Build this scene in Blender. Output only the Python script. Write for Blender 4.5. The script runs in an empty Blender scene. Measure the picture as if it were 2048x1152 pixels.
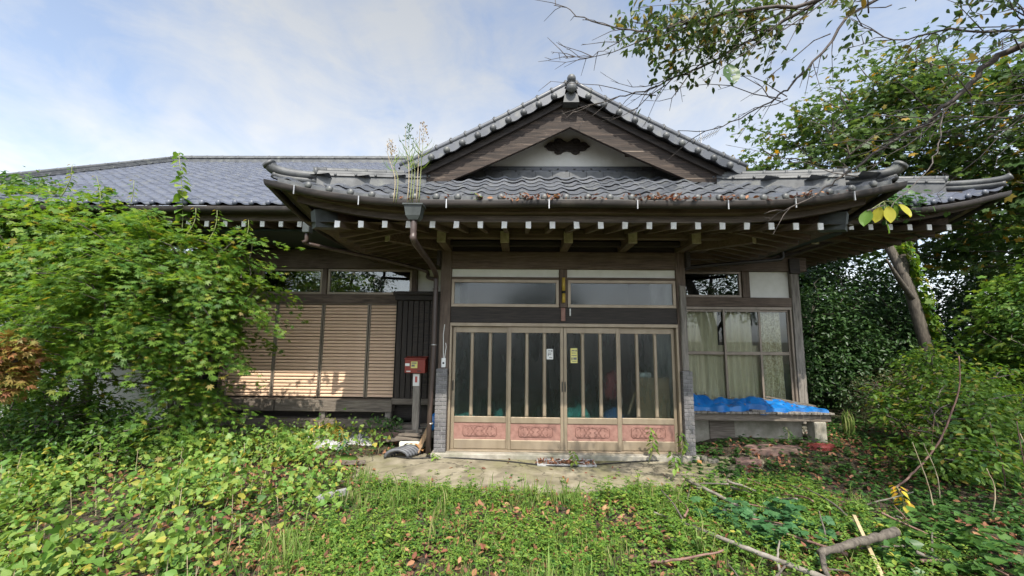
import bpy, math, random
import numpy as np
from mathutils import Vector, Matrix

random.seed(7)
rng = np.random.default_rng(11)
R = math.radians
scene = bpy.context.scene
col = scene.collection

# ------------------------------------------------------------------ camera
CAM_H, CAM_D = 1.836, 6.6887
PIT, YAW, ROLL = 0.1239, 0.0162, 0.0094
cam_d = bpy.data.cameras.new('camera')
cam = bpy.data.objects.new('camera', cam_d)
col.objects.link(cam)
fw = Vector((-math.sin(YAW)*math.cos(PIT), math.cos(YAW)*math.cos(PIT), math.sin(PIT)))
rt = Vector((math.cos(YAW), math.sin(YAW), 0)); up = rt.cross(fw)
r2 = rt*math.cos(ROLL)+up*math.sin(ROLL); u2 = up*math.cos(ROLL)-rt*math.sin(ROLL)
cam.matrix_world = Matrix(((r2.x, u2.x, -fw.x, 0), (r2.y, u2.y, -fw.y, -CAM_D), (r2.z, u2.z, -fw.z, CAM_H), (0, 0, 0, 1)))
cam_d.sensor_width = 36; cam_d.lens = 816.22/2048*36
cam_d.clip_start = 0.05; cam_d.clip_end = 2000
scene.camera = cam

# ------------------------------------------------------------------ sky, sun, exposure
SUN_TRAVEL = Vector((-0.12, 1.0, -1.39)).normalized()
SUN_EL = math.asin(-SUN_TRAVEL.z)
SUN_AZ = math.atan2(-SUN_TRAVEL.x, -SUN_TRAVEL.y)
world = bpy.data.worlds.new('World'); scene.world = world; world.use_nodes = True
wn, wl = world.node_tree.nodes, world.node_tree.links
wn.clear()
def wnode(t, **k):
    n = wn.new(t)
    for a, b in k.items(): setattr(n, a, b)
    return n
w_out = wnode('ShaderNodeOutputWorld'); w_bg = wnode('ShaderNodeBackground')
w_sky = wnode('ShaderNodeTexSky', sky_type='NISHITA', sun_disc=False, sun_elevation=SUN_EL, sun_rotation=SUN_AZ,
              altitude=100, air_density=1.0, dust_density=1.6, ozone_density=0.35)
w_tc = wnode('ShaderNodeTexCoord'); w_sep = wnode('ShaderNodeSeparateXYZ'); wl.new(w_tc.outputs['Generated'], w_sep.inputs[0])
w_add = wnode('ShaderNodeMath', operation='MAXIMUM'); w_add.inputs[1].default_value = 0.0
wl.new(w_sep.outputs['Z'], w_add.inputs[0])
w_a2 = wnode('ShaderNodeMath', operation='ADD'); w_a2.inputs[1].default_value = 0.5; wl.new(w_add.outputs[0], w_a2.inputs[0])
w_dx = wnode('ShaderNodeMath', operation='DIVIDE'); wl.new(w_sep.outputs['X'], w_dx.inputs[0]); wl.new(w_a2.outputs[0], w_dx.inputs[1])
w_dy = wnode('ShaderNodeMath', operation='DIVIDE'); wl.new(w_sep.outputs['Y'], w_dy.inputs[0]); wl.new(w_a2.outputs[0], w_dy.inputs[1])
w_cmb = wnode('ShaderNodeCombineXYZ'); wl.new(w_dx.outputs[0], w_cmb.inputs[0]); wl.new(w_dy.outputs[0], w_cmb.inputs[1])
def cloud(rot, sc, scale, detail, rough, dist, src=None):
    m = wnode('ShaderNodeMapping'); m.inputs['Rotation'].default_value = (0, 0, R(rot)); m.inputs['Scale'].default_value = sc
    wl.new(src or w_cmb.outputs[0], m.inputs[0])
    n = wnode('ShaderNodeTexNoise'); n.inputs['Scale'].default_value = scale; n.inputs['Detail'].default_value = detail
    n.inputs['Roughness'].default_value = rough; n.inputs['Distortion'].default_value = dist
    wl.new(m.outputs[0], n.inputs['Vector']); return n
c1 = cloud(35, (1.0, 0.7, 1), 2.1, 6, 0.52, 0.6)
c2 = cloud(12, (1.0, 0.8, 1.9), 5.0, 7, 0.62, 0.5, w_tc.outputs['Generated'])
w_mx = wnode('ShaderNodeMath', operation='MULTIPLY_ADD'); wl.new(c2.outputs['Fac'], w_mx.inputs[0]); w_mx.inputs[1].default_value = 0.62
wl.new(c1.outputs['Fac'], w_mx.inputs[2])
w_rmp = wnode('ShaderNodeValToRGB'); wl.new(w_mx.outputs[0], w_rmp.inputs[0])
w_rmp.color_ramp.elements[0].position = 0.66; w_rmp.color_ramp.elements[0].color = (0.28, 0.28, 0.28, 1)
w_rmp.color_ramp.elements[1].position = 0.95; w_rmp.color_ramp.elements[1].color = (0.96, 0.96, 0.96, 1)
w_mix = wnode('ShaderNodeMix', data_type='RGBA')
SKY_STRENGTH = 0.15
w_bw = wnode('ShaderNodeRGBToBW'); wl.new(w_sky.outputs[0], w_bw.inputs[0])       # thin cloud: as bright as the air it hangs in
w_cl = wnode('ShaderNodeMix', data_type='RGBA', blend_type='MULTIPLY'); w_cl.inputs['Factor'].default_value = 1.0
w_cl.inputs['B'].default_value = (0.95, 1.0, 1.07, 1)
w_zm = wnode('ShaderNodeMapRange'); w_zm.inputs['From Max'].default_value = 0.5; w_zm.inputs['To Min'].default_value = 1.12; w_zm.inputs['To Max'].default_value = 1.58; wl.new(w_sep.outputs['Z'], w_zm.inputs['Value'])
w_ml = wnode('ShaderNodeMath', operation='MULTIPLY'); wl.new(w_bw.outputs[0], w_ml.inputs[0]); wl.new(w_zm.outputs[0], w_ml.inputs[1]); wl.new(w_ml.outputs[0], w_cl.inputs['A']); wl.new(w_cl.outputs['Result'], w_mix.inputs['B'])
wl.new(w_rmp.outputs[0], w_mix.inputs['Factor']); wl.new(w_sky.outputs[0], w_mix.inputs['A'])
wl.new(w_mix.outputs['Result'], w_bg.inputs[0]); w_bg.inputs[1].default_value = SKY_STRENGTH
wl.new(w_bg.outputs[0], w_out.inputs[0])

sun_d = bpy.data.lights.new('sun', 'SUN'); sun_d.energy = 3.4; sun_d.angle = R(0.53); sun_d.color = (1.0, 0.93, 0.82)
sun = bpy.data.objects.new('sun', sun_d); col.objects.link(sun)
sun.rotation_euler = SUN_TRAVEL.to_track_quat('-Z', 'Y').to_euler(); sun.location = (2, -12, 18)

scene.view_settings.view_transform = 'Standard'; scene.view_settings.look = 'None'
scene.view_settings.exposure = 0.96; scene.view_settings.gamma = 1.0
scene.render.engine = 'CYCLES'
scene.cycles.use_denoising = True
scene.cycles.max_bounces = 6; scene.cycles.transparent_max_bounces = 8
scene.cycles.diffuse_bounces = 3; scene.cycles.glossy_bounces = 3; scene.cycles.transmission_bounces = 4
scene.cycles.caustics_reflective = False; scene.cycles.caustics_refractive = True
scene.cycles.sample_clamp_indirect = 6

# ------------------------------------------------------------------ materials
M = {}
def newmat(name):
    m = bpy.data.materials.new(name); m.use_nodes = True
    nt = m.node_tree; b = nt.nodes['Principled BSDF']; M[name] = m
    return m, nt, b
def ramp(nt, stops):
    n = nt.nodes.new('ShaderNodeValToRGB'); e = n.color_ramp.elements
    while len(e) < len(stops): e.new(0.5)
    for i, (p, c) in enumerate(stops):
        e[i].position = p; e[i].color = (*c, 1)
    return n
def tex(nt, scale, mapscale=(1, 1, 1), detail=6, rough=0.6, dist=0.0, coord='Object', rot=(0, 0, 0)):
    tc = nt.nodes.new('ShaderNodeTexCoord'); mp = nt.nodes.new('ShaderNodeMapping')
    mp.inputs['Scale'].default_value = mapscale; mp.inputs['Rotation'].default_value = rot
    nt.links.new(tc.outputs[coord], mp.inputs[0])
    n = nt.nodes.new('ShaderNodeTexNoise'); n.inputs['Scale'].default_value = scale; n.inputs['Detail'].default_value = detail
    n.inputs['Roughness'].default_value = rough; n.inputs['Distortion'].default_value = dist
    nt.links.new(mp.outputs[0], n.inputs['Vector']); return n
def bump(nt, b, src, strength=0.3, dist=0.01):
    n = nt.nodes.new('ShaderNodeBump'); n.inputs['Strength'].default_value = strength; n.inputs['Distance'].default_value = dist
    nt.links.new(src, n.inputs['Height']); nt.links.new(n.outputs[0], b.inputs['Normal'])
def mixc(nt, fac, a, bb, mode='MIX'):
    n = nt.nodes.new('ShaderNodeMix'); n.data_type = 'RGBA'; n.blend_type = mode
    for sock, v in (('Factor', fac), ('A', a), ('B', bb)):
        if hasattr(v, 'is_output'): nt.links.new(v, n.inputs[sock])
        elif sock == 'Factor': n.inputs[sock].default_value = v
        else: n.inputs[sock].default_value = (*v, 1)
    return n.outputs['Result']
def noisy(name, stops, scale=8, mapscale=(1, 1, 1), rough=0.7, bstr=0.25, bdist=0.01, detail=6, metallic=0, stain=None, dist=0, rot=(0, 0, 0), spec=0.5, nrough=0.6, coord='Object'):
    m, nt, b = newmat(name)
    n = tex(nt, scale, mapscale, detail, nrough, dist, coord, rot)
    r = ramp(nt, stops); nt.links.new(n.outputs['Fac'], r.inputs[0])
    c = r.outputs[0]
    if stain:
        sc, colr, lo, hi = stain
        s = tex(nt, sc, (1, 1, 1), 5, 0.6)
        sr = ramp(nt, [(lo, (0, 0, 0)), (hi, (1, 1, 1))]); nt.links.new(s.outputs['Fac'], sr.inputs[0])
        c = mixc(nt, sr.outputs[0], c, colr)
    nt.links.new(c, b.inputs['Base Color'])
    b.inputs['Roughness'].default_value = rough; b.inputs['Metallic'].default_value = metallic
    b.inputs['Specular IOR Level'].default_value = spec
    if bstr: bump(nt, b, n.outputs['Fac'], bstr, bdist)
    return m
WD = [(0.25, (0.036, 0.025, 0.019)), (0.5, (0.106, 0.075, 0.056)), (0.75, (0.19, 0.14, 0.106))]
noisy('wood_x', WD, 9, (0.35, 5, 5), 0.75, 0.5, stain=(1.6, (0.17, 0.128, 0.096), 0.48, 0.8))
noisy('wood_y', WD, 9, (5, 0.35, 5), 0.75, 0.5, stain=(1.6, (0.16, 0.116, 0.086), 0.48, 0.8))
noisy('wood_z', WD, 9, (5, 5, 0.35), 0.75, 0.5, stain=(1.3, (0.19, 0.148, 0.115), 0.48, 0.8))
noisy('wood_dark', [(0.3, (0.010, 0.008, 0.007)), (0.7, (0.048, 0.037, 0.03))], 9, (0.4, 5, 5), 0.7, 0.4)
noisy('wood_darkz', [(0.3, (0.014, 0.010, 0.008)), (0.7, (0.042, 0.03, 0.023))], 10, (5, 5, 0.35), 0.65, 0.5)
noisy('wood_diag', [(0.38, (0.014, 0.010, 0.008)), (0.62, (0.06, 0.043, 0.033))], 9, (0.5, 5, 5), 0.65, 0.6, rot=(0, R(52), 0))
noisy('wood_grey', [(0.25, (0.07, 0.06, 0.05)), (0.5, (0.20, 0.18, 0.155)), (0.8, (0.34, 0.31, 0.27))], 8, (6, 6, 0.5), 0.8, 0.6)
noisy('fascia', [(0.25, (0.04, 0.031, 0.024)), (0.5, (0.095, 0.074, 0.057)), (0.75, (0.17, 0.138, 0.108))], 9, (0.35, 4, 5), 0.8, 0.5, stain=(1.6, (0.07, 0.055, 0.042), 0.5, 0.8))
noisy('wood_greyx', [(0.25, (0.06, 0.05, 0.042)), (0.5, (0.15, 0.125, 0.10)), (0.8, (0.27, 0.235, 0.19))], 8, (0.5, 6, 6), 0.8, 0.6)
noisy('barge_l', [(0.36, (0.014, 0.010, 0.008)), (0.52, (0.036, 0.025, 0.019)), (0.63, (0.075, 0.053, 0.040)), (0.76, (0.34, 0.28, 0.22))], 6, (0.35, 5, 8), 0.8, 0.6, dist=0.7, rot=(0, R(28), 0))
noisy('barge_r', [(0.36, (0.014, 0.010, 0.008)), (0.52, (0.036, 0.025, 0.019)), (0.63, (0.075, 0.053, 0.040)), (0.76, (0.34, 0.28, 0.22))], 6, (0.35, 5, 8), 0.8, 0.6, dist=0.7, rot=(0, R(-28), 0))
noisy('plank_tan', [(0.3, (0.28, 0.18, 0.10)), (0.7, (0.45, 0.31, 0.18))], 8, (0.5, 6, 6), 0.75, 0.4)
noisy('beam_end', [(0.35, (0.33, 0.30, 0.22)), (0.6, (0.56, 0.53, 0.42))], 9, (1, 1, 1), 0.8, 0.2)
noisy('white_paint', [(0.3, (0.70, 0.70, 0.68)), (0.7, (0.84, 0.84, 0.82))], 14, (1, 1, 1), 0.6, 0.1, stain=(5, (0.45, 0.43, 0.38), 0.55, 0.85))
noisy('plaster', [(0.3, (0.74, 0.74, 0.69)), (0.7, (0.84, 0.84, 0.80))], 5, (1, 1, 1), 0.85, 0.15, stain=(2.2, (0.60, 0.60, 0.54), 0.55, 0.9))
noisy('bronze', [(0.35, (0.25, 0.20, 0.14)), (0.65, (0.33, 0.27, 0.195))], 5, (1, 1, 0.3), 0.38, 0.05, metallic=0.3, stain=(3, (0.24, 0.20, 0.155), 0.5, 0.9))
noisy('bronze_dark', [(0.35, (0.19, 0.16, 0.125)), (0.65, (0.27, 0.225, 0.18))], 5, (1, 1, 0.3), 0.42, 0.05, metallic=0.35)
noisy('shutter', [(0.35, (0.64, 0.445, 0.305)), (0.65, (0.74, 0.53, 0.375))], 4, (0.5, 1, 1), 0.45, 0.03)
noisy('shutter_gap', [(0.3, (0.07, 0.05, 0.035)), (0.7, (0.10, 0.07, 0.05))], 6, (1, 1, 1), 0.6, 0.0)
noisy('carved', [(0.35, (0.215, 0.108, 0.085)), (0.65, (0.30, 0.162, 0.13))], 14, (1, 1, 1), 0.7, 0.2, stain=(4, (0.30, 0.19, 0.15), 0.5, 0.9))
noisy('carved_line', [(0.3, (0.13, 0.06, 0.048)), (0.7, (0.24, 0.12, 0.095))], 14, (1, 1, 1), 0.7, 0.1)
noisy('gutter', [(0.35, (0.013, 0.011, 0.010)), (0.65, (0.04, 0.032, 0.027))], 5, (0.4, 2, 2), 0.5, 0.15, stain=(3.5, (0.085, 0.075, 0.06), 0.55, 0.85))
noisy('pipe', [(0.35, (0.045, 0.03, 0.026)), (0.65, (0.085, 0.06, 0.05))], 5, (2, 2, 0.4), 0.4, 0.05)
noisy('copper_cap', [(0.35, (0.03, 0.035, 0.034)), (0.65, (0.075, 0.088, 0.083))], 5, (1, 1, 1), 0.5, 0.1)
noisy('concrete', [(0.3, (0.22, 0.20, 0.16)), (0.7, (0.42, 0.39, 0.33))], 7, (1, 1, 1), 0.9, 0.3, stain=(2.5, (0.16, 0.16, 0.11), 0.45, 0.8))
noisy('mortar', [(0.3, (0.22, 0.22, 0.21)), (0.7, (0.36, 0.36, 0.34))], 20, (1, 1, 1), 0.9, 0.2)
noisy('brick', [(0.3, (0.07, 0.066, 0.07)), (0.7, (0.17, 0.162, 0.168))], 9, (1, 1, 1), 0.55, 0.2, stain=(3, (0.21, 0.20, 0.19), 0.45, 0.8))
noisy('ridge_clay', [(0.3, (0.045, 0.048, 0.051)), (0.7, (0.115, 0.12, 0.122))], 7, (1, 1, 1), 0.5, 0.15, stain=(5, (0.19, 0.20, 0.17), 0.55, 0.85))
noisy('mail_red', [(0.3, (0.20, 0.02, 0.012)), (0.7, (0.28, 0.04, 0.022))], 9, (1, 1, 1), 0.4, 0.05)
noisy('paper', [(0.3, (0.68, 0.68, 0.65)), (0.7, (0.78, 0.78, 0.76))], 12, (1, 1, 1), 0.7, 0.02)
noisy('paper_yellow', [(0.3, (0.66, 0.60, 0.16)), (0.7, (0.74, 0.69, 0.28))], 12, (1, 1, 1), 0.7, 0.02)
noisy('ink', [(0.3, (0.10, 0.10, 0.11)), (0.7, (0.2, 0.2, 0.2))], 60, (1, 1, 1), 0.7, 0.0)
noisy('ink_red', [(0.3, (0.35, 0.06, 0.05)), (0.7, (0.5, 0.12, 0.1))], 60, (1, 1, 1), 0.7, 0.0)
noisy('black', [(0.3, (0.008, 0.008, 0.008)), (0.7, (0.02, 0.02, 0.02))], 9, (1, 1, 1), 0.5, 0.0)
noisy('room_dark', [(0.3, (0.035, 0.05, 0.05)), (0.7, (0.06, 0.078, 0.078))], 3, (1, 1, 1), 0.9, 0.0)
noisy('brass_yellow', [(0.3, (0.42, 0.28, 0.04)), (0.7, (0.55, 0.38, 0.07))], 9, (1, 1, 1), 0.45, 0.1)
noisy('teal_cloth', [(0.3, (0.05, 0.42, 0.36)), (0.7, (0.10, 0.58, 0.5))], 6, (1, 1, 1), 0.6, 0.2)
noisy('blue_cloth', [(0.3, (0.03, 0.17, 0.42)), (0.7, (0.06, 0.25, 0.55))], 6, (1, 1, 1), 0.5, 0.2)
noisy('red_cloth', [(0.3, (0.28, 0.03, 0.04)), (0.7, (0.4, 0.06, 0.07))], 6, (1, 1, 1), 0.6, 0.2)
noisy('tarp', [(0.3, (0.004, 0.095, 0.33)), (0.7, (0.012, 0.17, 0.46))], 5, (1, 1, 1), 0.33, 0.15, stain=(2.5, (0.16, 0.36, 0.58), 0.6, 0.85))
noisy('tarp_yellow', [(0.3, (0.62, 0.42, 0.03)), (0.7, (0.75, 0.55, 0.07))], 6, (1, 1, 1), 0.45, 0.1)
noisy('sheet_white', [(0.3, (0.24, 0.24, 0.24)), (0.7, (0.46, 0.46, 0.45))], 6, (1, 1, 1), 0.5, 0.2)
noisy('foam', [(0.3, (0.60, 0.62, 0.52)), (0.7, (0.74, 0.76, 0.66))], 10, (1, 1, 1), 0.8, 0.1)
noisy('hose_grey', [(0.3, (0.06, 0.062, 0.07)), (0.7, (0.12, 0.125, 0.135))], 9, (1, 1, 1), 0.5, 0.1)
noisy('cardboard', [(0.3, (0.36, 0.18, 0.06)), (0.7, (0.50, 0.28, 0.11))], 8, (1, 1, 1), 0.8, 0.1)
noisy('stone', [(0.3, (0.10, 0.09, 0.075)), (0.7, (0.27, 0.25, 0.21))], 7, (1, 1, 1), 0.9, 0.4, stain=(3, (0.10, 0.12, 0.05), 0.5, 0.8))
noisy('stone_red', [(0.3, (0.12, 0.07, 0.058)), (0.7, (0.22, 0.135, 0.115))], 9, (1, 1, 1), 0.85, 0.3, stain=(3, (0.13, 0.12, 0.07), 0.5, 0.8))
noisy('red_tile', [(0.3, (0.16, 0.02, 0.02)), (0.7, (0.26, 0.05, 0.04))], 9, (1, 1, 1), 0.6, 0.2)
noisy('curtain', [(0.3, (0.62, 0.55, 0.40)), (0.7, (0.76, 0.69, 0.53))], 9, (6, 6, 0.6), 0.9, 0.1)
noisy('lace', [(0.42, (0.50, 0.43, 0.29)), (0.58, (0.82, 0.75, 0.58))], 30, (1, 1, 0.7), 0.9, 0.1, detail=2, dist=1.0)
noisy('bark', [(0.3, (0.045, 0.037, 0.03)), (0.7, (0.15, 0.13, 0.105))], 9, (4, 4, 0.8), 0.9, 0.6)
noisy('bark_mid', [(0.3, (0.07, 0.06, 0.048)), (0.7, (0.19, 0.165, 0.135))], 9, (4, 4, 0.8), 0.9, 0.7)
noisy('bark_pale', [(0.3, (0.10, 0.085, 0.068)), (0.7, (0.28, 0.25, 0.21))], 12, (1, 1, 1), 0.9, 0.5, stain=(4, (0.40, 0.38, 0.34), 0.55, 0.75))
noisy('bark_cherry', [(0.3, (0.04, 0.032, 0.028)), (0.7, (0.12, 0.10, 0.088))], 14, (1, 1, 1), 0.8, 0.4)
noisy('twig_red', [(0.3, (0.12, 0.065, 0.05)), (0.7, (0.24, 0.14, 0.11))], 14, (1, 1, 1), 0.7, 0.2)
noisy('stem_green', [(0.3, (0.14, 0.17, 0.06)), (0.7, (0.26, 0.28, 0.12))], 14, (1, 1, 1), 0.7, 0.2)
noisy('stem_dry', [(0.3, (0.28, 0.22, 0.13)), (0.7, (0.42, 0.36, 0.24))], 14, (1, 1, 1), 0.7, 0.2)
noisy('cut_wood', [(0.3, (0.36, 0.28, 0.15)), (0.7, (0.48, 0.40, 0.24))], 9, (1, 1, 1), 0.8, 0.2)
noisy('steel', [(0.3, (0.35, 0.35, 0.35)), (0.7, (0.5, 0.5, 0.5))], 9, (1, 1, 1), 0.4, 0.05, metallic=0.6)

# roof tile: slightly glossy smoked clay with a tint that varies tile to tile
def tile_mat(name, c0, c1, rough):
    m, nt, b = newmat(name)
    g = nt.nodes.new('ShaderNodeNewGeometry'); oi = nt.nodes.new('ShaderNodeObjectInfo')
    ad = nt.nodes.new('ShaderNodeMath'); ad.operation = 'ADD'; nt.links.new(g.outputs['Random Per Island'], ad.inputs[0]); nt.links.new(oi.outputs['Random'], ad.inputs[1])
    fr = nt.nodes.new('ShaderNodeMath'); fr.operation = 'FRACT'; nt.links.new(ad.outputs[0], fr.inputs[0])
    r = ramp(nt, [(0, c0), (1, c1)]); nt.links.new(fr.outputs[0], r.inputs[0])
    n = tex(nt, 9); sr = ramp(nt, [(0.5, (0, 0, 0)), (0.8, (1, 1, 1))]); nt.links.new(n.outputs['Fac'], sr.inputs[0])
    c = mixc(nt, sr.outputs[0], r.outputs[0], (0.15, 0.155, 0.145)); nt.links.new(c, b.inputs['Base Color'])
    rr = nt.nodes.new('ShaderNodeMapRange'); nt.links.new(n.outputs['Fac'], rr.inputs['Value']); rr.inputs['To Min'].default_value = rough-0.08; rr.inputs['To Max'].default_value = rough+0.15
    nt.links.new(rr.outputs[0], b.inputs['Roughness'])
    bump(nt, b, n.outputs['Fac'], 0.08, 0.01)
tile_mat('tile', (0.05, 0.056, 0.068), (0.12, 0.128, 0.145), 0.33)
tile_mat('tile_main', (0.075, 0.085, 0.115), (0.11, 0.122, 0.158), 0.38)

def leaf_mat(name, cols, trans=0.35, rough=0.5, spec=0.35):
    m, nt, b = newmat(name)
    g = nt.nodes.new('ShaderNodeNewGeometry')
    n = len(cols); r = ramp(nt, [(i/(n-1), c) for i, c in enumerate(cols)]); nt.links.new(g.outputs['Random Per Island'], r.inputs[0])
    nt.links.new(r.outputs[0], b.inputs['Base Color']); b.inputs['Roughness'].default_value = rough
    b.inputs['Specular IOR Level'].default_value = spec
    t = nt.nodes.new('ShaderNodeBsdfTranslucent')
    hs = nt.nodes.new('ShaderNodeHueSaturation'); hs.inputs['Saturation'].default_value = 1.1; hs.inputs['Value'].default_value = 1.5
    hs.inputs['Hue'].default_value = 0.485
    nt.links.new(r.outputs[0], hs.inputs['Color']); nt.links.new(hs.outputs[0], t.inputs['Color'])
    mx = nt.nodes.new('ShaderNodeMixShader'); mx.inputs[0].default_value = trans
    nt.links.new(b.outputs[0], mx.inputs[1]); nt.links.new(t.outputs[0], mx.inputs[2])
    nt.links.new(mx.outputs[0], nt.nodes['Material Output'].inputs[0])
leaf_mat('lf_maple', [(0.05, 0.13, 0.022), (0.10, 0.20, 0.028), (0.15, 0.25, 0.036), (0.07, 0.16, 0.028), (0.19, 0.28, 0.042), (0.05, 0.14, 0.036), (0.12, 0.22, 0.032), (0.08, 0.18, 0.032), (0.16, 0.26, 0.042), (0.15, 0.25, 0.035), (0.08, 0.18, 0.03), (0.21, 0.30, 0.05), (0.28, 0.22, 0.04)], 0.46)
leaf_mat('lf_shrub', [(0.03, 0.085, 0.018), (0.06, 0.14, 0.022), (0.10, 0.18, 0.028), (0.045, 0.115, 0.025), (0.14, 0.20, 0.04)], 0.3, 0.4)
leaf_mat('lf_red', [(0.30, 0.13, 0.06), (0.34, 0.22, 0.07), (0.30, 0.27, 0.06), (0.18, 0.24, 0.045), (0.40, 0.17, 0.10), (0.22, 0.26, 0.05)], 0.4)
leaf_mat('lf_dark', [(0.02, 0.052, 0.014), (0.032, 0.076, 0.02), (0.05, 0.10, 0.026), (0.025, 0.062, 0.017)], 0.22, 0.42, 0.35)
leaf_mat('lf_azalea', [(0.04, 0.06, 0.022), (0.07, 0.09, 0.03), (0.10, 0.10, 0.04), (0.05, 0.07, 0.025), (0.13, 0.07, 0.045)], 0.2, 0.4)
leaf_mat('lf_bigmaple', [(0.035, 0.075, 0.022), (0.06, 0.11, 0.028), (0.09, 0.145, 0.033), (0.045, 0.09, 0.026), (0.07, 0.125, 0.03), (0.05, 0.10, 0.028), (0.08, 0.135, 0.032), (0.11, 0.16, 0.038), (0.045, 0.095, 0.028), (0.075, 0.13, 0.03), (0.06, 0.115, 0.03), (0.40, 0.25, 0.04)], 0.4)
leaf_mat('lf_cherry', [(0.035, 0.07, 0.022), (0.06, 0.11, 0.03), (0.09, 0.135, 0.035), (0.05, 0.09, 0.028), (0.075, 0.12, 0.03), (0.055, 0.10, 0.03), (0.30, 0.20, 0.04)], 0.4)
leaf_mat('lf_heart', [(0.08, 0.18, 0.035), (0.14, 0.26, 0.045), (0.21, 0.31, 0.07), (0.11, 0.22, 0.04), (0.26, 0.34, 0.07), (0.07, 0.15, 0.04), (0.16, 0.28, 0.05), (0.20, 0.31, 0.06), (0.11, 0.24, 0.04), (0.24, 0.34, 0.07), (0.40, 0.35, 0.06), (0.14, 0.26, 0.05)], 0.35)
leaf_mat('lf_weed', [(0.07, 0.16, 0.028), (0.13, 0.24, 0.04), (0.10, 0.20, 0.032), (0.18, 0.29, 0.05), (0.25, 0.32, 0.055)], 0.35)
leaf_mat('lf_blue', [(0.035, 0.11, 0.04), (0.06, 0.16, 0.06), (0.085, 0.19, 0.07), (0.05, 0.13, 0.045)], 0.3)
leaf_mat('lf_ivy', [(0.03, 0.09, 0.022), (0.055, 0.13, 0.03), (0.085, 0.17, 0.035), (0.04, 0.10, 0.025)], 0.25, 0.4)
leaf_mat('lf_grass', [(0.09, 0.18, 0.035), (0.14, 0.24, 0.045), (0.19, 0.29, 0.065), (0.11, 0.20, 0.04), (0.26, 0.30, 0.10), (0.36, 0.31, 0.15)], 0.3)
leaf_mat('lf_yellow', [(0.50, 0.34, 0.02), (0.58, 0.45, 0.04), (0.34, 0.36, 0.05), (0.45, 0.26, 0.03)], 0.35)
leaf_mat('lf_dry', [(0.16, 0.065, 0.035), (0.26, 0.115, 0.055), (0.34, 0.17, 0.09), (0.12, 0.055, 0.035), (0.22, 0.08, 0.05), (0.40, 0.24, 0.12)], 0.15, 0.7)
leaf_mat('lf_crumb', [(0.06, 0.04, 0.028), (0.10, 0.065, 0.042), (0.15, 0.10, 0.062), (0.05, 0.035, 0.025), (0.20, 0.145, 0.09)], 0.05, 0.8)
leaf_mat('lf_drytan', [(0.30, 0.22, 0.12), (0.40, 0.30, 0.16), (0.22, 0.15, 0.08)], 0.2, 0.7)

def glass_mat(name, ior, tint):
    """clear sheet glass: Fresnel reflection over a see-through sheet"""
    m, nt, b = newmat(name)
    t = nt.nodes.new('ShaderNodeBsdfTransparent'); t.inputs[0].default_value = (*tint, 1)
    g_ = nt.nodes.new('ShaderNodeBsdfGlossy'); g_.inputs['Roughness'].default_value = 0.0
    f = nt.nodes.new('ShaderNodeFresnel'); f.inputs[0].default_value = ior
    mx = nt.nodes.new('ShaderNodeMixShader'); nt.links.new(f.outputs[0], mx.inputs[0]); nt.links.new(t.outputs[0], mx.inputs[1]); nt.links.new(g_.outputs[0], mx.inputs[2])
    nt.links.new(mx.outputs[0], nt.nodes['Material Output'].inputs[0]); nt.nodes.remove(b)
def frost_mat(name, rough, tint, diff, scale, mapscale, bstr):
    """figured glass: rough refraction with a little surface haze"""
    m, nt, b = newmat(name)
    b.inputs['Base Color'].default_value = (*tint, 1); b.inputs['Transmission Weight'].default_value = 1.0
    b.inputs['Roughness'].default_value = rough; b.inputs['IOR'].default_value = 1.45
    d = nt.nodes.new('ShaderNodeBsdfTranslucent'); d.inputs[0].default_value = (0.52, 0.64, 0.63, 1)
    mx = nt.nodes.new('ShaderNodeMixShader'); mx.inputs[0].default_value = diff
    nt.links.new(b.outputs[0], mx.inputs[1]); nt.links.new(d.outputs[0], mx.inputs[2]); nt.links.new(mx.outputs[0], nt.nodes['Material Output'].inputs[0])
    n = tex(nt, scale, mapscale, 2); bump(nt, b, n.outputs['Fac'], bstr, 0.003)
    du = tex(nt, 7, (1, 1, 0.22), 6, 0.65); mr = nt.nodes.new('ShaderNodeMapRange'); mr.inputs['From Min'].default_value = .3; mr.inputs['From Max'].default_value = .75; mr.inputs['To Min'].default_value = diff*.35; mr.inputs['To Max'].default_value = diff*2.0
    nt.links.new(du.outputs['Fac'], mr.inputs['Value']); nt.links.new(mr.outputs[0], mx.inputs[0])
frost_mat('frosted', 0.20, (0.84, 0.93, 0.92), 0.28, 3, (1, 1, 0.6), 0.01)
frost_mat('figured', 0.10, (0.86, 0.92, 0.92), 0.05, 22, (1, 1, 0.10), 0.07)
glass_mat('clear_glass', 2.0, (0.8, 0.84, 0.83))
glass_mat('window_glass', 1.5, (0.90, 0.93, 0.90))

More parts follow.
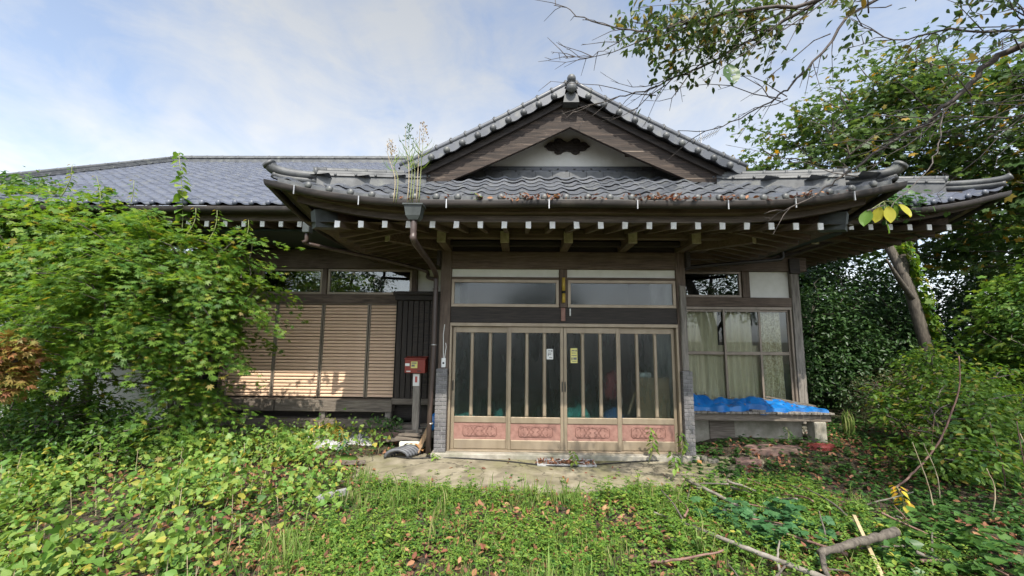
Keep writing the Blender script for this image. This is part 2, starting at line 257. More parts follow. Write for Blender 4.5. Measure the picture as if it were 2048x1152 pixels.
# ground: dark humus with litter tint; earth pad with moss
def ground_mat():
    m, nt, b = newmat('soil')
    n = tex(nt, 14, detail=12, rough=0.78); r = ramp(nt, [(0.3, (0.03, 0.021, 0.014)), (0.5, (0.07, 0.05, 0.033)), (0.7, (0.13, 0.10, 0.065))]); nt.links.new(n.outputs['Fac'], r.inputs[0])
    n2 = tex(nt, 0.8, detail=5); r2_ = ramp(nt, [(0.45, (0, 0, 0)), (0.7, (1, 1, 1))]); nt.links.new(n2.outputs['Fac'], r2_.inputs[0])
    c = mixc(nt, r2_.outputs[0], r.outputs[0], (0.06, 0.075, 0.025)); nt.links.new(c, b.inputs['Base Color'])
    b.inputs['Roughness'].default_value = 0.95; bump(nt, b, n.outputs['Fac'], 1.0, 0.05)
    m, nt, b = newmat('pad')
    n = tex(nt, 3.2, detail=8, rough=0.62, dist=0.6); r = ramp(nt, [(0.28, (0.10, 0.088, 0.06)), (0.45, (0.195, 0.17, 0.118)), (0.6, (0.275, 0.243, 0.175)), (0.78, (0.36, 0.325, 0.25))]); nt.links.new(n.outputs['Fac'], r.inputs[0])
    n2 = tex(nt, 1.1, detail=6, rough=0.65); s = ramp(nt, [(0.46, (0, 0, 0)), (0.66, (0.85, 0.85, 0.85))]); nt.links.new(n2.outputs['Fac'], s.inputs[0])
    c = mixc(nt, s.outputs[0], r.outputs[0], (0.175, 0.17, 0.075))
    n3 = tex(nt, 2.3, detail=6, rough=0.7, rot=(0, 0, 1)); s3 = ramp(nt, [(0.55, (0, 0, 0)), (0.72, (0.8, 0.8, 0.8))]); nt.links.new(n3.outputs['Fac'], s3.inputs[0])
    c = mixc(nt, s3.outputs[0], c, (0.10, 0.085, 0.06))
    vo = nt.nodes.new('ShaderNodeTexVoronoi'); vo.feature = 'DISTANCE_TO_EDGE'; vo.inputs['Scale'].default_value = 0.9; dn = tex(nt, 3, detail=6)
    vm = nt.nodes.new('ShaderNodeVectorMath'); vm.operation = 'MULTIPLY_ADD'; vm.inputs[1].default_value = (.5, .5, .5); tcc = nt.nodes.new('ShaderNodeTexCoord'); nt.links.new(dn.outputs['Color'], vm.inputs[0]); nt.links.new(tcc.outputs['Object'], vm.inputs[2]); nt.links.new(vm.outputs[0], vo.inputs['Vector'])
    vr = ramp(nt, [(0.0, (1, 1, 1)), (0.012, (0, 0, 0))]); nt.links.new(vo.outputs['Distance'], vr.inputs[0]); c = mixc(nt, vr.outputs[0], c, (0.05, 0.045, 0.03))
    nt.links.new(c, b.inputs['Base Color']); b.inputs['Roughness'].default_value = 0.92; bump(nt, b, n.outputs['Fac'], 0.4, 0.015)
ground_mat()

# ------------------------------------------------------------------ mesh helpers
class MB:
    def __init__(s): s.v = []; s.f = []
    def add(s, vs, fs):
        o = len(s.v); s.v.extend([tuple(p) for p in vs]); s.f.extend([tuple(i+o for i in q) for q in fs]); return s
    def box(s, x0, x1, y0, y1, z0, z1):
        return s.add([(x0,y0,z0),(x1,y0,z0),(x1,y1,z0),(x0,y1,z0),(x0,y0,z1),(x1,y0,z1),(x1,y1,z1),(x0,y1,z1)],
                     [(0,3,2,1),(4,5,6,7),(0,1,5,4),(1,2,6,5),(2,3,7,6),(3,0,4,7)])
    def cbox(s, x0, x1, y0, y1, z0, z1, c=0.006):      # box with chamfered edges
        c = min(c, (x1-x0)*.3, (y1-y0)*.3, (z1-z0)*.3)
        X = (x0, x1); Y = (y0, y1); Z = (z0, z1); sg = (1, -1); V = []; idx = {}
        for i in (0, 1):
            for j in (0, 1):
                for k in (0, 1):
                    for a in range(3):
                        p = [X[i]+sg[i]*c*(a != 0), Y[j]+sg[j]*c*(a != 1), Z[k]+sg[k]*c*(a != 2)]
                        idx[i, j, k, a] = len(V); V.append(p)
        F = []
        for a in range(3):
            for e in (0, 1):
                q = []
                for m, n_ in ((0, 0), (1, 0), (1, 1), (0, 1)):
                    t = [m, n_]; t.insert(a, e); q.append(idx[(*t, a)])
                flip = (e == 1) == (a != 1)
                F.append(tuple(q) if flip else tuple(q[::-1]))
        for a in range(3):          # edge chamfers along axis a
            b1, b2 = [x for x in range(3) if x != a]
            for m in (0, 1):
                for n_ in (0, 1):
                    t0 = [0, 0, 0]; t0[b1] = m; t0[b2] = n_; t1 = list(t0); t1[a] = 1
                    F.append((idx[(*t0, b1)], idx[(*t1, b1)], idx[(*t1, b2)], idx[(*t0, b2)]))
        for i in (0, 1):
            for j in (0, 1):
                for k in (0, 1): F.append((idx[i, j, k, 0], idx[i, j, k, 1], idx[i, j, k, 2]))
        return s.add(V, F)
    def obox(s, p, q, w, h, upv=(0, 0, 1)):             # box from p to q, w across, h up
        p = Vector(p); q = Vector(q); d = (q-p).normalized(); r = d.cross(Vector(upv)).normalized(); u = r.cross(d)
        V = []
        for b_ in (p, q):
            for sx, sz in ((-1, -1), (1, -1), (1, 1), (-1, 1)): V.append(b_+r*(sx*w/2)+u*(sz*h/2))
        return s.add(V, [(0,1,2,3),(7,6,5,4),(0,4,5,1),(1,5,6,2),(2,6,7,3),(3,7,4,0)])
    def tube(s, pts, rad, n=8, cap=True):
        P = [Vector(p) for p in pts]; rad = rad if hasattr(rad, '__len__') else [rad]*len(P)
        V = []; F = []; prev = None
        for i, p in enumerate(P):
            d = (P[min(i+1, len(P)-1)]-P[max(i-1, 0)]).normalized()
            a = prev if prev is not None else (Vector((0, 0, 1)) if abs(d.z) < .9 else Vector((1, 0, 0)))
            r = (a-d*a.dot(d)).normalized(); prev = r; t = d.cross(r)
            for k in range(n):
                th = 2*math.pi*k/n; V.append(p+(r*math.cos(th)+t*math.sin(th))*rad[i])
        for i in range(len(P)-1):
            for k in range(n):
                k2 = (k+1) % n; F.append((i*n+k, i*n+k2, (i+1)*n+k2, (i+1)*n+k))
        if cap: F.append(tuple(range(n-1, -1, -1))); F.append(tuple((len(P)-1)*n+k for k in range(n)))
        return s.add(V, F)
    def ball(s, c, r, nu=10, nv=6, sc=(1, 1, 1)):
        V = []; F = []
        for j in range(1, nv):
            th = math.pi*j/nv
            for i in range(nu):
                ph = 2*math.pi*i/nu; V.append((c[0]+r*sc[0]*math.sin(th)*math.cos(ph), c[1]+r*sc[1]*math.sin(th)*math.sin(ph), c[2]+r*sc[2]*math.cos(th)))
        t = len(V); V.append((c[0], c[1], c[2]+r*sc[2])); V.append((c[0], c[1], c[2]-r*sc[2]))
        for j in range(nv-2):
            for i in range(nu): i2 = (i+1) % nu; F.append((j*nu+i, (j+1)*nu+i, (j+1)*nu+i2, j*nu+i2))
        for i in range(nu):
            i2 = (i+1) % nu; F.append((t, i, i2)); F.append((t+1, (nv-2)*nu+i2, (nv-2)*nu+i))
        return s.add(V, F)
    def sweep(s, pts, outs, prof, close=True, caps=True):   # profile of (outward, up) offsets along a path
        m = len(prof); V = []; F = []
        for p, o in zip(pts, outs):
            for a, b_ in prof: V.append((p[0]+o[0]*a, p[1]+o[1]*a, p[2]+b_))
        e = m if close else m-1
        for i in range(len(pts)-1):
            for k in range(e):
                k2 = (k+1) % m; F.append((i*m+k, i*m+k2, (i+1)*m+k2, (i+1)*m+k))
        if close and caps: F.append(tuple(range(m))); F.append(tuple((len(pts)-1)*m+k for k in range(m-1, -1, -1)))
        return s.add(V, F)
    def prism(s, poly, y0, y1):                         # polygon in XZ pushed along Y
        n_ = len(poly); V = [(x, y0, z) for x, z in poly]+[(x, y1, z) for x, z in poly]
        F = [tuple(range(n_)), tuple(range(2*n_-1, n_-1, -1))]+[(i, i+n_, (i+1) % n_+n_, (i+1) % n_) for i in range(n_)]
        return s.add(V, F)
    def grid(s, nx, ny, fn):
        V = [fn(i/(nx-1), j/(ny-1)) for j in range(ny) for i in range(nx)]
        return s.add(V, [(j*nx+i, j*nx+i+1, (j+1)*nx+i+1, (j+1)*nx+i) for j in range(ny-1) for i in range(nx-1)])
    def build(s, name, mat, parent=None, smooth=False):
        me = bpy.data.meshes.new(name); me.from_pydata(s.v, [], s.f)
        me.materials.append(M[mat])
        if smooth: me.polygons.foreach_set('use_smooth', [True]*len(me.polygons))
        me.update()
        return link(name, me, parent)
def link(name, me, parent=None, loc=None):
    o = bpy.data.objects.new(name, me); col.objects.link(o)
    if parent is not None: o.parent = parent
    if loc: o.location = loc
    return o
def tag(o, label=None, cat=None, group=None, kind=None):
    if label: o['label'] = label
    if cat: o['category'] = cat
    if group: o['group'] = group
    if kind: o['kind'] = kind
    return o
def empty(name, loc=(0, 0, 0)):
    o = bpy.data.objects.new(name, None); col.objects.link(o); o.location = loc; o.empty_display_size = 0.2; return o
def lerp(a, b_, t): return a+(b_-a)*t
def smoothpath(pts, n=4):                               # Catmull-Rom refinement
    P = [np.array(p, float) for p in pts]; P = [2*P[0]-P[1]]+P+[2*P[-1]-P[-2]]; out = []
    for i in range(1, len(P)-2):
        for k in range(n):
            t = k/n; a, b_, c, d = P[i-1:i+3]
            out.append(0.5*((2*b_)+(c-a)*t+(2*a-5*b_+4*c-d)*t*t+(3*b_-a-3*c+d)*t**3))
    out.append(P[-2]); return [tuple(p) for p in out]

def scatter(name, tmpl, pos, nrm, scale, mat, parent=None, tdir=None, smooth=False, kind=None):
    """many small leaf faces as one mesh; tdir = direction the leaf points"""
    V, F = tmpl; V = np.array(V, float); N = len(pos)
    pos = np.asarray(pos, float); nrm = np.asarray(nrm, float); nrm /= np.linalg.norm(nrm, axis=1, keepdims=True)+1e-9
    if tdir is None: tdir = rng.normal(size=(N, 3))
    tdir = np.asarray(tdir, float)
    y = tdir-(tdir*nrm).sum(1, keepdims=True)*nrm; y /= np.linalg.norm(y, axis=1, keepdims=True)+1e-9
    x = np.cross(y, nrm); sc = np.asarray(scale, float).reshape(-1, 1, 1)
    W = pos[:, None, :]+sc*(V[None, :, 0, None]*x[:, None, :]+V[None, :, 1, None]*y[:, None, :]+V[None, :, 2, None]*nrm[:, None, :])
    nv = len(V); me = bpy.data.meshes.new(name)
    me.vertices.add(N*nv); me.vertices.foreach_set('co', W.astype(np.float32).ravel())
    lens = np.array([len(f) for f in F]); flat = np.concatenate([np.array(f) for f in F])
    loops = (flat[None, :]+(np.arange(N)*nv)[:, None]).ravel()
    me.loops.add(len(loops)); me.loops.foreach_set('vertex_index', loops.astype(np.int32))
    tot = np.tile(lens, N); start = np.concatenate([[0], np.cumsum(tot)[:-1]])
    me.polygons.add(len(tot)); me.polygons.foreach_set('loop_start', start.astype(np.int32)); me.polygons.foreach_set('loop_total', tot.astype(np.int32))
    me.materials.append(M[mat]); me.update(calc_edges=True); me.validate()
    o = link(name, me, parent)
    if kind: o['kind'] = kind
    return o
# leaf outlines, base at origin, tip along +y, unit length
T_OVAL = ([(0,0,0),(.20,.28,.05),(.22,.6,.04),(0,1,-.10),(-.22,.6,.04),(-.20,.28,.05)], [(0,1,2,3),(0,3,4,5)])
T_HEART = ([(0,.06,0),(.26,-.12,.02),(.46,.12,.07),(.36,.5,.06),(0,1,-.12),(-.36,.5,.06),(-.46,.12,.07),(-.26,-.12,.02)], [(0,1,2,3,4),(0,4,5,6,7)])
def lobes(angs, lens, w, wr):
    V = [(0, 0, 0)]; F = []
    for a, l in zip(angs, lens):
        a = R(a); o = len(V)
        V += [(math.sin(a+w)*l*wr, math.cos(a+w)*l*wr, .02), (math.sin(a)*l, math.cos(a)*l, -.09*l), (math.sin(a-w)*l*wr, math.cos(a-w)*l*wr, .02)]
        F.append((0, o, o+1, o+2))
    return V, F
T_MAPLE = lobes([-125, -75, -35, 0, 35, 75, 125], [.45, .75, .95, 1, .95, .75, .45], R(17), .48)
T_MAPLE5 = lobes([-105, -52, 0, 52, 105], [.6, .9, 1, .9, .6], R(26), .62)
T_IVY = lobes([-115, -55, 0, 55, 115], [.55, .75, 1, .75, .55], R(32), .7)
T_GRASS = ([(-.026,0,0),(.026,0,0),(.024,.4,.03),(-.024,.4,.03),(.017,.75,.16),(-.017,.75,.16),(0,.98,.40)], [(0,1,2,3),(3,2,4,5),(5,4,6)])
T_DRY = ([(0,0,0),(.24,.3,.12),(.2,.65,.16),(0,1,.06),(-.22,.62,.13),(-.22,.3,.10)], [(0,1,2,3),(0,3,4,5)])

# ------------------------------------------------------------------ the ground
def ff(x, y, k=1.0, s=0):
    return (np.sin(x*1.7*k+s)+np.sin(y*2.1*k+1.3+s)+np.sin((x+y)*1.3*k+2.1+s)+np.sin((x*0.8-y*1.9)*k+.7+s))/4
def gz(x, y):
    x = np.asarray(x, float); y = np.asarray(y, float)
    z = 0.03*ff(x, y, 1.0)+0.02*ff(x, y, 2.7, 2)
    flat = np.clip(1-np.maximum(np.maximum(np.abs(x-.6)-2.7, 0)/.7, np.maximum(np.abs(y+.5)-.9, 0)/.6), 0, 1)
    z = z*(1-flat)+0.005*flat
    z = z+0.14*np.clip((x-2.9)/.6, 0, 1)*np.clip((y+.7)/.8, 0, 1)          # soil banked up by the bench
    z = z+0.16*np.clip((-2.4-x)/1.6, 0, 1)*np.exp(-((y+.9)/1.6)**2)         # low mound on the left
    z = z-0.03
    return z
def axis_pts(c, near, step, far):
    a = list(np.arange(-near, near+.01, step)); g = near; out = []
    while g < far: g *= 1.35; out.append(g)
    return np.array(sorted([-t for t in out]+a+out))+c
gx = axis_pts(0.5, 9.0, 0.16, 600); gy = axis_pts(-1.0, 7.0, 0.16, 600)
GX, GY = np.meshgrid(gx, gy); GZ = gz(GX, GY)
far_ = np.maximum(np.abs(GX)-12, np.abs(GY)-12); GZ = np.where(far_ > 0, GZ*np.exp(-np.maximum(far_, 0)/10)-0.03, GZ)
nx, ny = len(gx), len(gy)
g = MB(); g.v = list(zip(GX.ravel().tolist(), GY.ravel().tolist(), GZ.ravel().tolist()))
g.f = [(j*nx+i, j*nx+i+1, (j+1)*nx+i+1, (j+1)*nx+i) for j in range(ny-1) for i in range(nx-1)]
ground = tag(g.build('ground', 'soil', smooth=True), kind='structure')
# bare earth and old concrete in front of the door, ragged outline
def pad_edge(th):
    c, s_ = math.cos(th), math.sin(th)
    rx, ry = (2.95 if c > 0 else 3.15), (1.22 if s_ < 0 else .55)
    k = 1+.06*math.sin(3*th+1)+.05*math.sin(7*th)+.03*math.sin(13*th+2)
    return (0.5+rx*k*np.sign(c)*abs(c)**.75, -.28+ry*k*np.sign(s_)*abs(s_)**.8)
p = MB(); NP_ = 96; V = []; F = []
for ring in range(9):
    for i in range(NP_):
        ex, ey = pad_edge(2*math.pi*i/NP_); t = ring/8
        x, y = lerp(.5, ex, t), lerp(-.28, ey, t); V.append((x, y, float(gz(x, y))+.030-.026*t**4))
for r_ in range(8):
    for i in range(NP_): i2 = (i+1) % NP_; F.append((r_*NP_+i, (r_+1)*NP_+i, (r_+1)*NP_+i2, r_*NP_+i2))
F = [f for f in F]
p.add(V, F); tag(p.build('path', 'pad', smooth=True), kind='structure')
def on_pad(x, y, m=0.0):
    th = np.arctan2((y+.28)/1.22, (x-.5)/3.0)
    c, s_ = np.cos(th), np.sin(th); k = 1+.06*np.sin(3*th+1)+.05*np.sin(7*th)
    rx = np.where(c > 0, 2.95, 3.15)+m; ry = np.where(s_ < 0, 1.22, .55)+m
    return (np.abs((x-.5)/(rx*k))**2.4+np.abs((y+.28)/(ry*k))**2.4) < 1

# ------------------------------------------------------------------ the house
house = tag(empty('house'), 'old single-storey house with dark timber, grey tiled roofs and a gabled entrance porch', 'house')
XC, EY, EH = 0.755, -1.85, 3.85            # porch centre line, eave line, half width at the eave corner
YW = 1.38                                   # front wall of the wings
def part(mb, name, mat, parent=house, smooth=False): return mb.build(name, mat, parent, smooth)
def cb(name, mat, *b_, parent=house, c=0.006): return MB().cbox(*b_, c=c).build(name, mat, parent)

# --- foundations and sills
cb('foundation', 'concrete', -6.6, -1.32, 1.30, 1.75, -.1, .16)
cb('foundation', 'concrete', 2.74, 5.46, 1.34, 1.75, -.1, .30)
cb('door_step', 'concrete', -1.34, 2.78, -.17, .20, -.12, .078, c=.012)
for x0, x1 in ((-6.5, -4.6), (-4.6, -2.36)):
    cb('sill_beam', 'wood_greyx', x0, x1-.004, 1.17, 1.36, .15, .31)
    cb('sill_beam', 'wood_greyx', x0+.02, x1-.004, 1.14, 1.38, .45, .665)
for x in (-6.0, -5.2, -3.75, -2.5): cb('strut', 'wood_grey', x, x+.11, 1.19, 1.30, .31, .45)
cb('floor', 'wood_dark', -6.6, 5.4, 1.45, 5.6, .30, .62)
# --- dark rooms behind the glass
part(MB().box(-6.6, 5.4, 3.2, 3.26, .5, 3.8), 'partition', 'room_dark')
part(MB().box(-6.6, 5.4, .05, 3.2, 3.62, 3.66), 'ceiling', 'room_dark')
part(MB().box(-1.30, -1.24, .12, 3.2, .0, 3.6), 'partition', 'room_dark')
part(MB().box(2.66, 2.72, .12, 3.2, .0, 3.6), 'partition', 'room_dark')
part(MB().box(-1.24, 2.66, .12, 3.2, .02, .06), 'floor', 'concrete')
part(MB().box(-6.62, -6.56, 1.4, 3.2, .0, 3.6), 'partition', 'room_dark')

# --- posts
for nm, b_ in (('post', (-1.29, -1.115, -.02, .15, .078, 3.45)), ('post', (2.585, 2.735, -.02, .15, .078, 3.45)), ('post', (.672, .802, -.015, .12, 2.352, 2.985))):
    cb(nm, 'wood_z', *b_)
for x0, x1, z0 in ((-3.925, -3.83, 2.68), (-2.125, -2.02, .66), (-5.28, -5.18, 2.68), (4.395, 4.54, 2.68), (-5.84, -5.70, .66), (2.76, 2.90, .6)):
    cb('post', 'wood_z', x0, x1, YW-.06, YW+.1, z0, 3.2)
cb('post', 'wood_grey', 5.325, 5.485, YW-.08, YW+.1, .30, 3.2)
cb('post', 'wood_z', 5.325, 5.485, 3.1, 3.26, .30, 3.2)
cb('corner_board', 'wood_grey', 2.615, 2.715, -.075, -.022, 1.36, 2.72)
# --- beams of the porch front
cb('beam', 'wood_x', -1.115, 2.585, -.035, .13, 2.985, 3.277, c=.01)
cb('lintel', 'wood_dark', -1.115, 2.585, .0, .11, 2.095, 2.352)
cb('trim', 'wood_x', -1.113, .670, -.005, .06, 2.812, 2.852); cb('trim', 'wood_x', .804, 2.583, -.005, .06, 2.812, 2.852)
cb('plaster_panel', 'plaster', -1.11, .669, .02, .07, 2.852, 2.984, c=.002); cb('plaster_panel', 'plaster', .805, 2.58, .02, .07, 2.852, 2.984, c=.002)
cb('wall_plate', 'wood_dark', -1.35, 2.79, .03, .16, 3.279, 3.60)
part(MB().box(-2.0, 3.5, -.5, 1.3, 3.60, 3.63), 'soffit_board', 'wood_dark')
for z in (3.33, 3.43): cb('purlin', 'wood_dark', -1.2, 2.7, -.22+.06*(z > 3.4), -.13+.06*(z > 3.4), z, z+.08)
# side walls of the porch
for x0, x1 in ((-1.285, -1.16), (2.60, 2.73)):
    part(MB().box(x0, x1, .152, YW, .08, 3.2), 'plaster_wall', 'plaster')
    cb('beam', 'wood_y', x0-.02, x1+.02, .152, YW, 3.2, 3.45)
# --- arms that carry the outer purlin
def arm(x, y0, y1, z0, w=.125, h=.17):
    a = cb('bracket_arm', 'wood_y', x-w/2, x+w/2, y0, y1, z0, z0+h)
    cb('end_cap', 'beam_end', x-w/2-.003, x+w/2+.003, y0-.02, y0-.002, z0-.002, z0+h+.003, parent=a, c=.003)
for x in (-1.175, -.215, .745, 1.71, 2.66): arm(x, -.66, .05, 3.277)
cb('outer_purlin', 'wood_x', -1.95, 3.45, -.56, -.44, 3.375, 3.53, c=.01)
for sx in (-1, 1):      # side purlins, corner arms
    xs = XC+sx*2.46
    cb('outer_purlin', 'wood_y', xs-.06, xs+.06, -.44, 1.2, 3.375, 3.53, c=.01)
    a = part(MB().obox((XC+sx*1.95, .05, 3.362), (XC+sx*2.72, -.72, 3.362), .12, .17), 'bracket_arm', 'wood_y')
    part(MB().obox((XC+sx*2.722, -.722, 3.362), (XC+sx*2.735, -.735, 3.362), .126, .176), 'end_cap', 'beam_end', a)
    for y in (.55, 1.1):
        part(MB().box(XC+sx*1.98-.0, XC+sx*1.98+.75*sx, y-.06, y+.06, 3.277, 3.44), 'bracket_arm', 'wood_x')
    h_ = part(MB().obox((XC+sx*1.9, -.0, 3.66), (XC+sx*3.36, -1.47, 3.38), .13, .19), 'hip_rafter', 'wood_y')
    part(MB().obox((XC+sx*3.24, -1.35, 3.402), (XC+sx*3.44, -1.55, 3.362), .16, .23), 'rafter_cap', 'copper_cap', h_)
# bracket blocks on the porch corner posts
for x0, x1 in ((-1.35, -1.29), (2.735, 2.80)): cb('bracket_block', 'wood_dark', x0, x1, -.1, .15, 3.02, 3.277)
# --- rafters of the porch
for i in range(21):
    x = -2.316+i*.3043
    yb = 0.0 if -1.9 < x < 3.4 else -.9+min(abs(x+1.9), abs(x-3.4))*-.6
    r_ = part(MB().obox((x, -1.65, 3.268), (x, yb, 3.268+.2*(yb+1.65)), .062, .082), 'rafter', 'wood_y')
    jx, jz = random.uniform(-.004, .004), random.uniform(-.004, .004); part(MB().add([(x-.033+jx, -1.668, 3.223+jz), (x+.033+jx, -1.668, 3.223-jz), (x+.034-jx, -1.668, 3.309+jz), (x-.034-jx, -1.668, 3.31-jz), (x-.033, -1.6535, 3.223), (x+.033, -1.6535, 3.223), (x+.033, -1.6535, 3.309), (x-.033, -1.6535, 3.309)], [(0, 1, 2, 3), (4, 7, 6, 5), (0, 4, 5, 1), (1, 5, 6, 2), (2, 6, 7, 3), (3, 7, 4, 0)]), 'end_cap', 'white_paint', r_)
for sx in (-1, 1):
    xe = XC+sx*3.30
    for j in range(10):
        y = -1.05+j*.25; xi = XC+sx*1.98
        if y < -.5: xi = xe-sx*(.55+.9*(y+1.35))
        r_ = part(MB().obox((xe, y, 3.268), (xi, y, 3.268+.2*abs(xe-xi)), .062, .082), 'rafter', 'wood_x')
        pass

# --- eave paths; a path gives points, outward directions and the upward sweep near the corners
def sweep_lift(s_, L=.256, D_=1.85): return L*max(0, 1-s_/D_)**2
def porch_path(out=0.0, yback=1.5):
    P, O = [], []
    xl, xr, yf = XC-EH-out, XC+EH+out, EY-out
    for k in range(13):
        t = (1-k/13)**1.5; y = lerp(yf, yback, t); P.append((xl, y, sweep_lift(y-yf))); O.append((-1, 0))
    P.append((xl, yf, sweep_lift(0))); O.append((-1, -1))
    for k in range(1, 49):
        x = lerp(xl, xr, k/49); P.append((x, yf, sweep_lift(min(x-xl, xr-x)))); O.append((0, -1))
    P.append((xr, yf, sweep_lift(0))); O.append((1, -1))
    for k in range(1, 14):
        t = (k/13)**1.5; y = lerp(yf, yback, t); P.append((xr, y, sweep_lift(y-yf))); O.append((1, 0))
    return P, O
def lift_path(PO, z): return [(a, b_, c+z) for a, b_, c in PO[0]], PO[1]
GUT = [(a*.66, b_*.66) for a, b_ in [(-.045, .055), (-.05, 0), (-.035, -.045), (0, -.065), (.035, -.045), (.05, 0), (.052, .058), (.06, .062), (.06, .05), (.056, 0), (.04, -.052), (0, -.073), (-.04, -.052), (-.057, 0), (-.052, .055)]]
pp = porch_path(.02)
P, O = lift_path(pp, 3.475); P = [(a, b_, c+.006*math.sin(a*2.3)) for a, b_, c in P]; part(MB().sweep(P, O, GUT), 'gutter', 'gutter', smooth=True)
P, O = lift_path(porch_path(-.25), 3.312)
part(MB().sweep(P, O, [(-.06, 0), (.03, 0), (.03, .085), (-.06, .085)]), 'fascia_board', 'fascia')
P, O = lift_path(porch_path(-.19), 3.399)
part(MB().sweep(P, O, [(-.06, 0), (.06, .012), (.06, .07), (-.06, .07)]), 'fascia_board', 'wood_x')
P, O = lift_path(porch_path(-.06), 3.47)
part(MB().sweep(P, O, [(-.2, -.005), (.02, 0), (.02, .045), (-.2, .10)]), 'fascia_board', 'wood_dark')
# soffit boards above the rafters
m = MB()
for (xa, ya, xb, yb), (xc, yc, xd, yd) in ((( -2.78, -1.58, 4.29, -1.58), (-1.2, .1, 2.71, .1)),):
    m.add([(xa, ya, 3.318), (xb, yb, 3.318), (xd, yd, 3.66), (xc, yc, 3.66)], [(0, 1, 2, 3)])
for sx in (-1, 1):
    m.add([(XC+sx*3.535, -1.58, 3.318), (XC+sx*3.535, 1.5, 3.318), (XC+sx*1.955, 1.5, 3.66), (XC+sx*1.955, .1, 3.66)], [(0, 1, 2, 3)])
part(m, 'soffit', 'wood_x')
for i in range(10):
    x = -1.2+i*1.0*.45
for k, x in enumerate((-2.75, -1.95, -.88, .36, 1.42, 2.5, 3.3, 4.0)):
    z = 3.445+sweep_lift(min(x-(XC-EH), XC+EH-x))
    part(MB().box(x-.006, x+.006, EY-.09, EY-.075, z-.05, z+.055).box(x-.006, x+.006, EY-.09, EY+.03, z+.055, z+.062), 'gutter_bracket', 'steel')

# --- roof tiles
TW, TL = .265, .243
PROF = [(s_, .0185*(math.cos(2*math.pi*(s_-.8))+.22*math.cos(4*math.pi*(s_-.8)))) for s_ in [0, .14, .28, .42, .56, .66, .74, .82, .91, 1.0]]
def tile_geo(fn, a, d, step=.047, th=.024, tl=TL, jit=0.0):
    """tile whose low edge is at distance d up the slope, left edge at a along the eave; fn(a, d) -> point"""
    V, F = [], []; n_ = len(PROF)
    for row, (dd, up_) in enumerate(((d-.02, step), (d+tl, .004))):
        for s_, h in PROF:
            p_ = fn(a+s_*TW, dd); V.append((p_[0], p_[1], p_[2]+h+up_+jit*(1-row)))
    for i in range(n_-1): F.append((i, i+1, n_+i+1, n_+i))
    o = len(V)
    for dz in (0, -th):
        for s_, h in PROF:
            p_ = fn(a+s_*TW, d-.02); V.append((p_[0], p_[1], p_[2]+h+step+dz+jit))
    for i in range(n_-1): F.append((o+i+n_, o+i+n_+1, o+i+1, o+i))
    return V, F
def porch_front(a, d):              # a measured from the left corner
    x = XC-EH+a; lf = sweep_lift(min(a, 2*EH-a))*max(0, 1-d/1.25)
    return (x, EY+d, 3.545+.60*d+lf)
def porch_side(sx):
    def fn(a, d):
        s_ = a if sx > 0 else 4.4-a
        lf = sweep_lift(s_)*max(0, 1-d/1.9)
        return (XC+sx*(EH-d), EY+s_, 3.545+.385*d+lf)
    return fn
porch_roof = MB()
porch_roof.grid(30, 8, lambda u, v: (lambda q: (q[0], q[1], q[2]-.03))(porch_front(lerp(v*1.55*1.0, 2*EH-v*1.55, u), v*.95)))
porch_roof.grid(20, 4, lambda u, v: (lambda q: (q[0], q[1], q[2]-.03))(porch_front(lerp(1.55, 2*EH-1.55, u), .95+v*.85)))
for sx in (-1, 1):
    fn = porch_side(sx)
    porch_roof.grid(14, 6, lambda u, v: (lambda q: (q[0], q[1], q[2]-.03))(fn(lerp(v*.95, 4.4, u) if sx > 0 else 4.4-lerp(v*.95, 4.4, u), v*1.6)))
porch_roof = part(porch_roof, 'porch_roof', 'wood_dark')
proto = None
ncol = int(2*EH/TW); off = (2*EH-ncol*TW)/2
for r_ in range(7):
    d = r_*TL
    for c in range(ncol):
        a = off+c*TW; am = a+TW/2; u_ = abs(am-EH)
        lim = EH-1.60*d/.95 if d < .95 else EH-1.60
        if u_ > lim+.26: continue
        V, F = tile_geo(porch_front, a, d, tl=TL, jit=random.uniform(-.007, .007))
        t = MB(); t.add(V, F); t.build('tile', 'tile', porch_roof, True)
# round eave ends
cap = MB().ball((0, 0, 0), .047, 10, 6, (1, .7, 1))
cap_me = None
for c in range(ncol+1):
    a = off+c*TW-.05
    if a < .35 or a > 2*EH-.3: continue
    q = porch_front(a, -.03)
    if cap_me is None: cap_me = cap.build('eave_cap', 'ridge_clay', porch_roof, True); cap_me.location = (q[0], q[1], q[2]+.028)
    else: link('eave_cap', cap_me.data, porch_roof, (q[0], q[1], q[2]+.028))
# the narrow lip below the first course
P = [porch_front(lerp(.1, 2*EH-.1, k/40), -.02) for k in range(41)]
part(MB().sweep(P, [(0, -1)]*41, [(0, -.03), (.012, -.03), (.012, .028), (0, .028)]), 'eave_strip', 'ridge_clay', porch_roof)
m = MB()
for sx in (-1, 1):
    fn = porch_side(sx)
    for r_ in range(7):
        d = r_*TL*.86
        for c in range(16):
            a = c*TW; s_ = (a+TW/2) if sx > 0 else 4.4-a-TW/2
            if s_ < d*.95/1.6-.05: continue
            m.add(*tile_geo(fn, a, d, tl=TL*.86))
o = part(m, 'side_tiles', 'tile', porch_roof, True); o['kind'] = 'stuff'
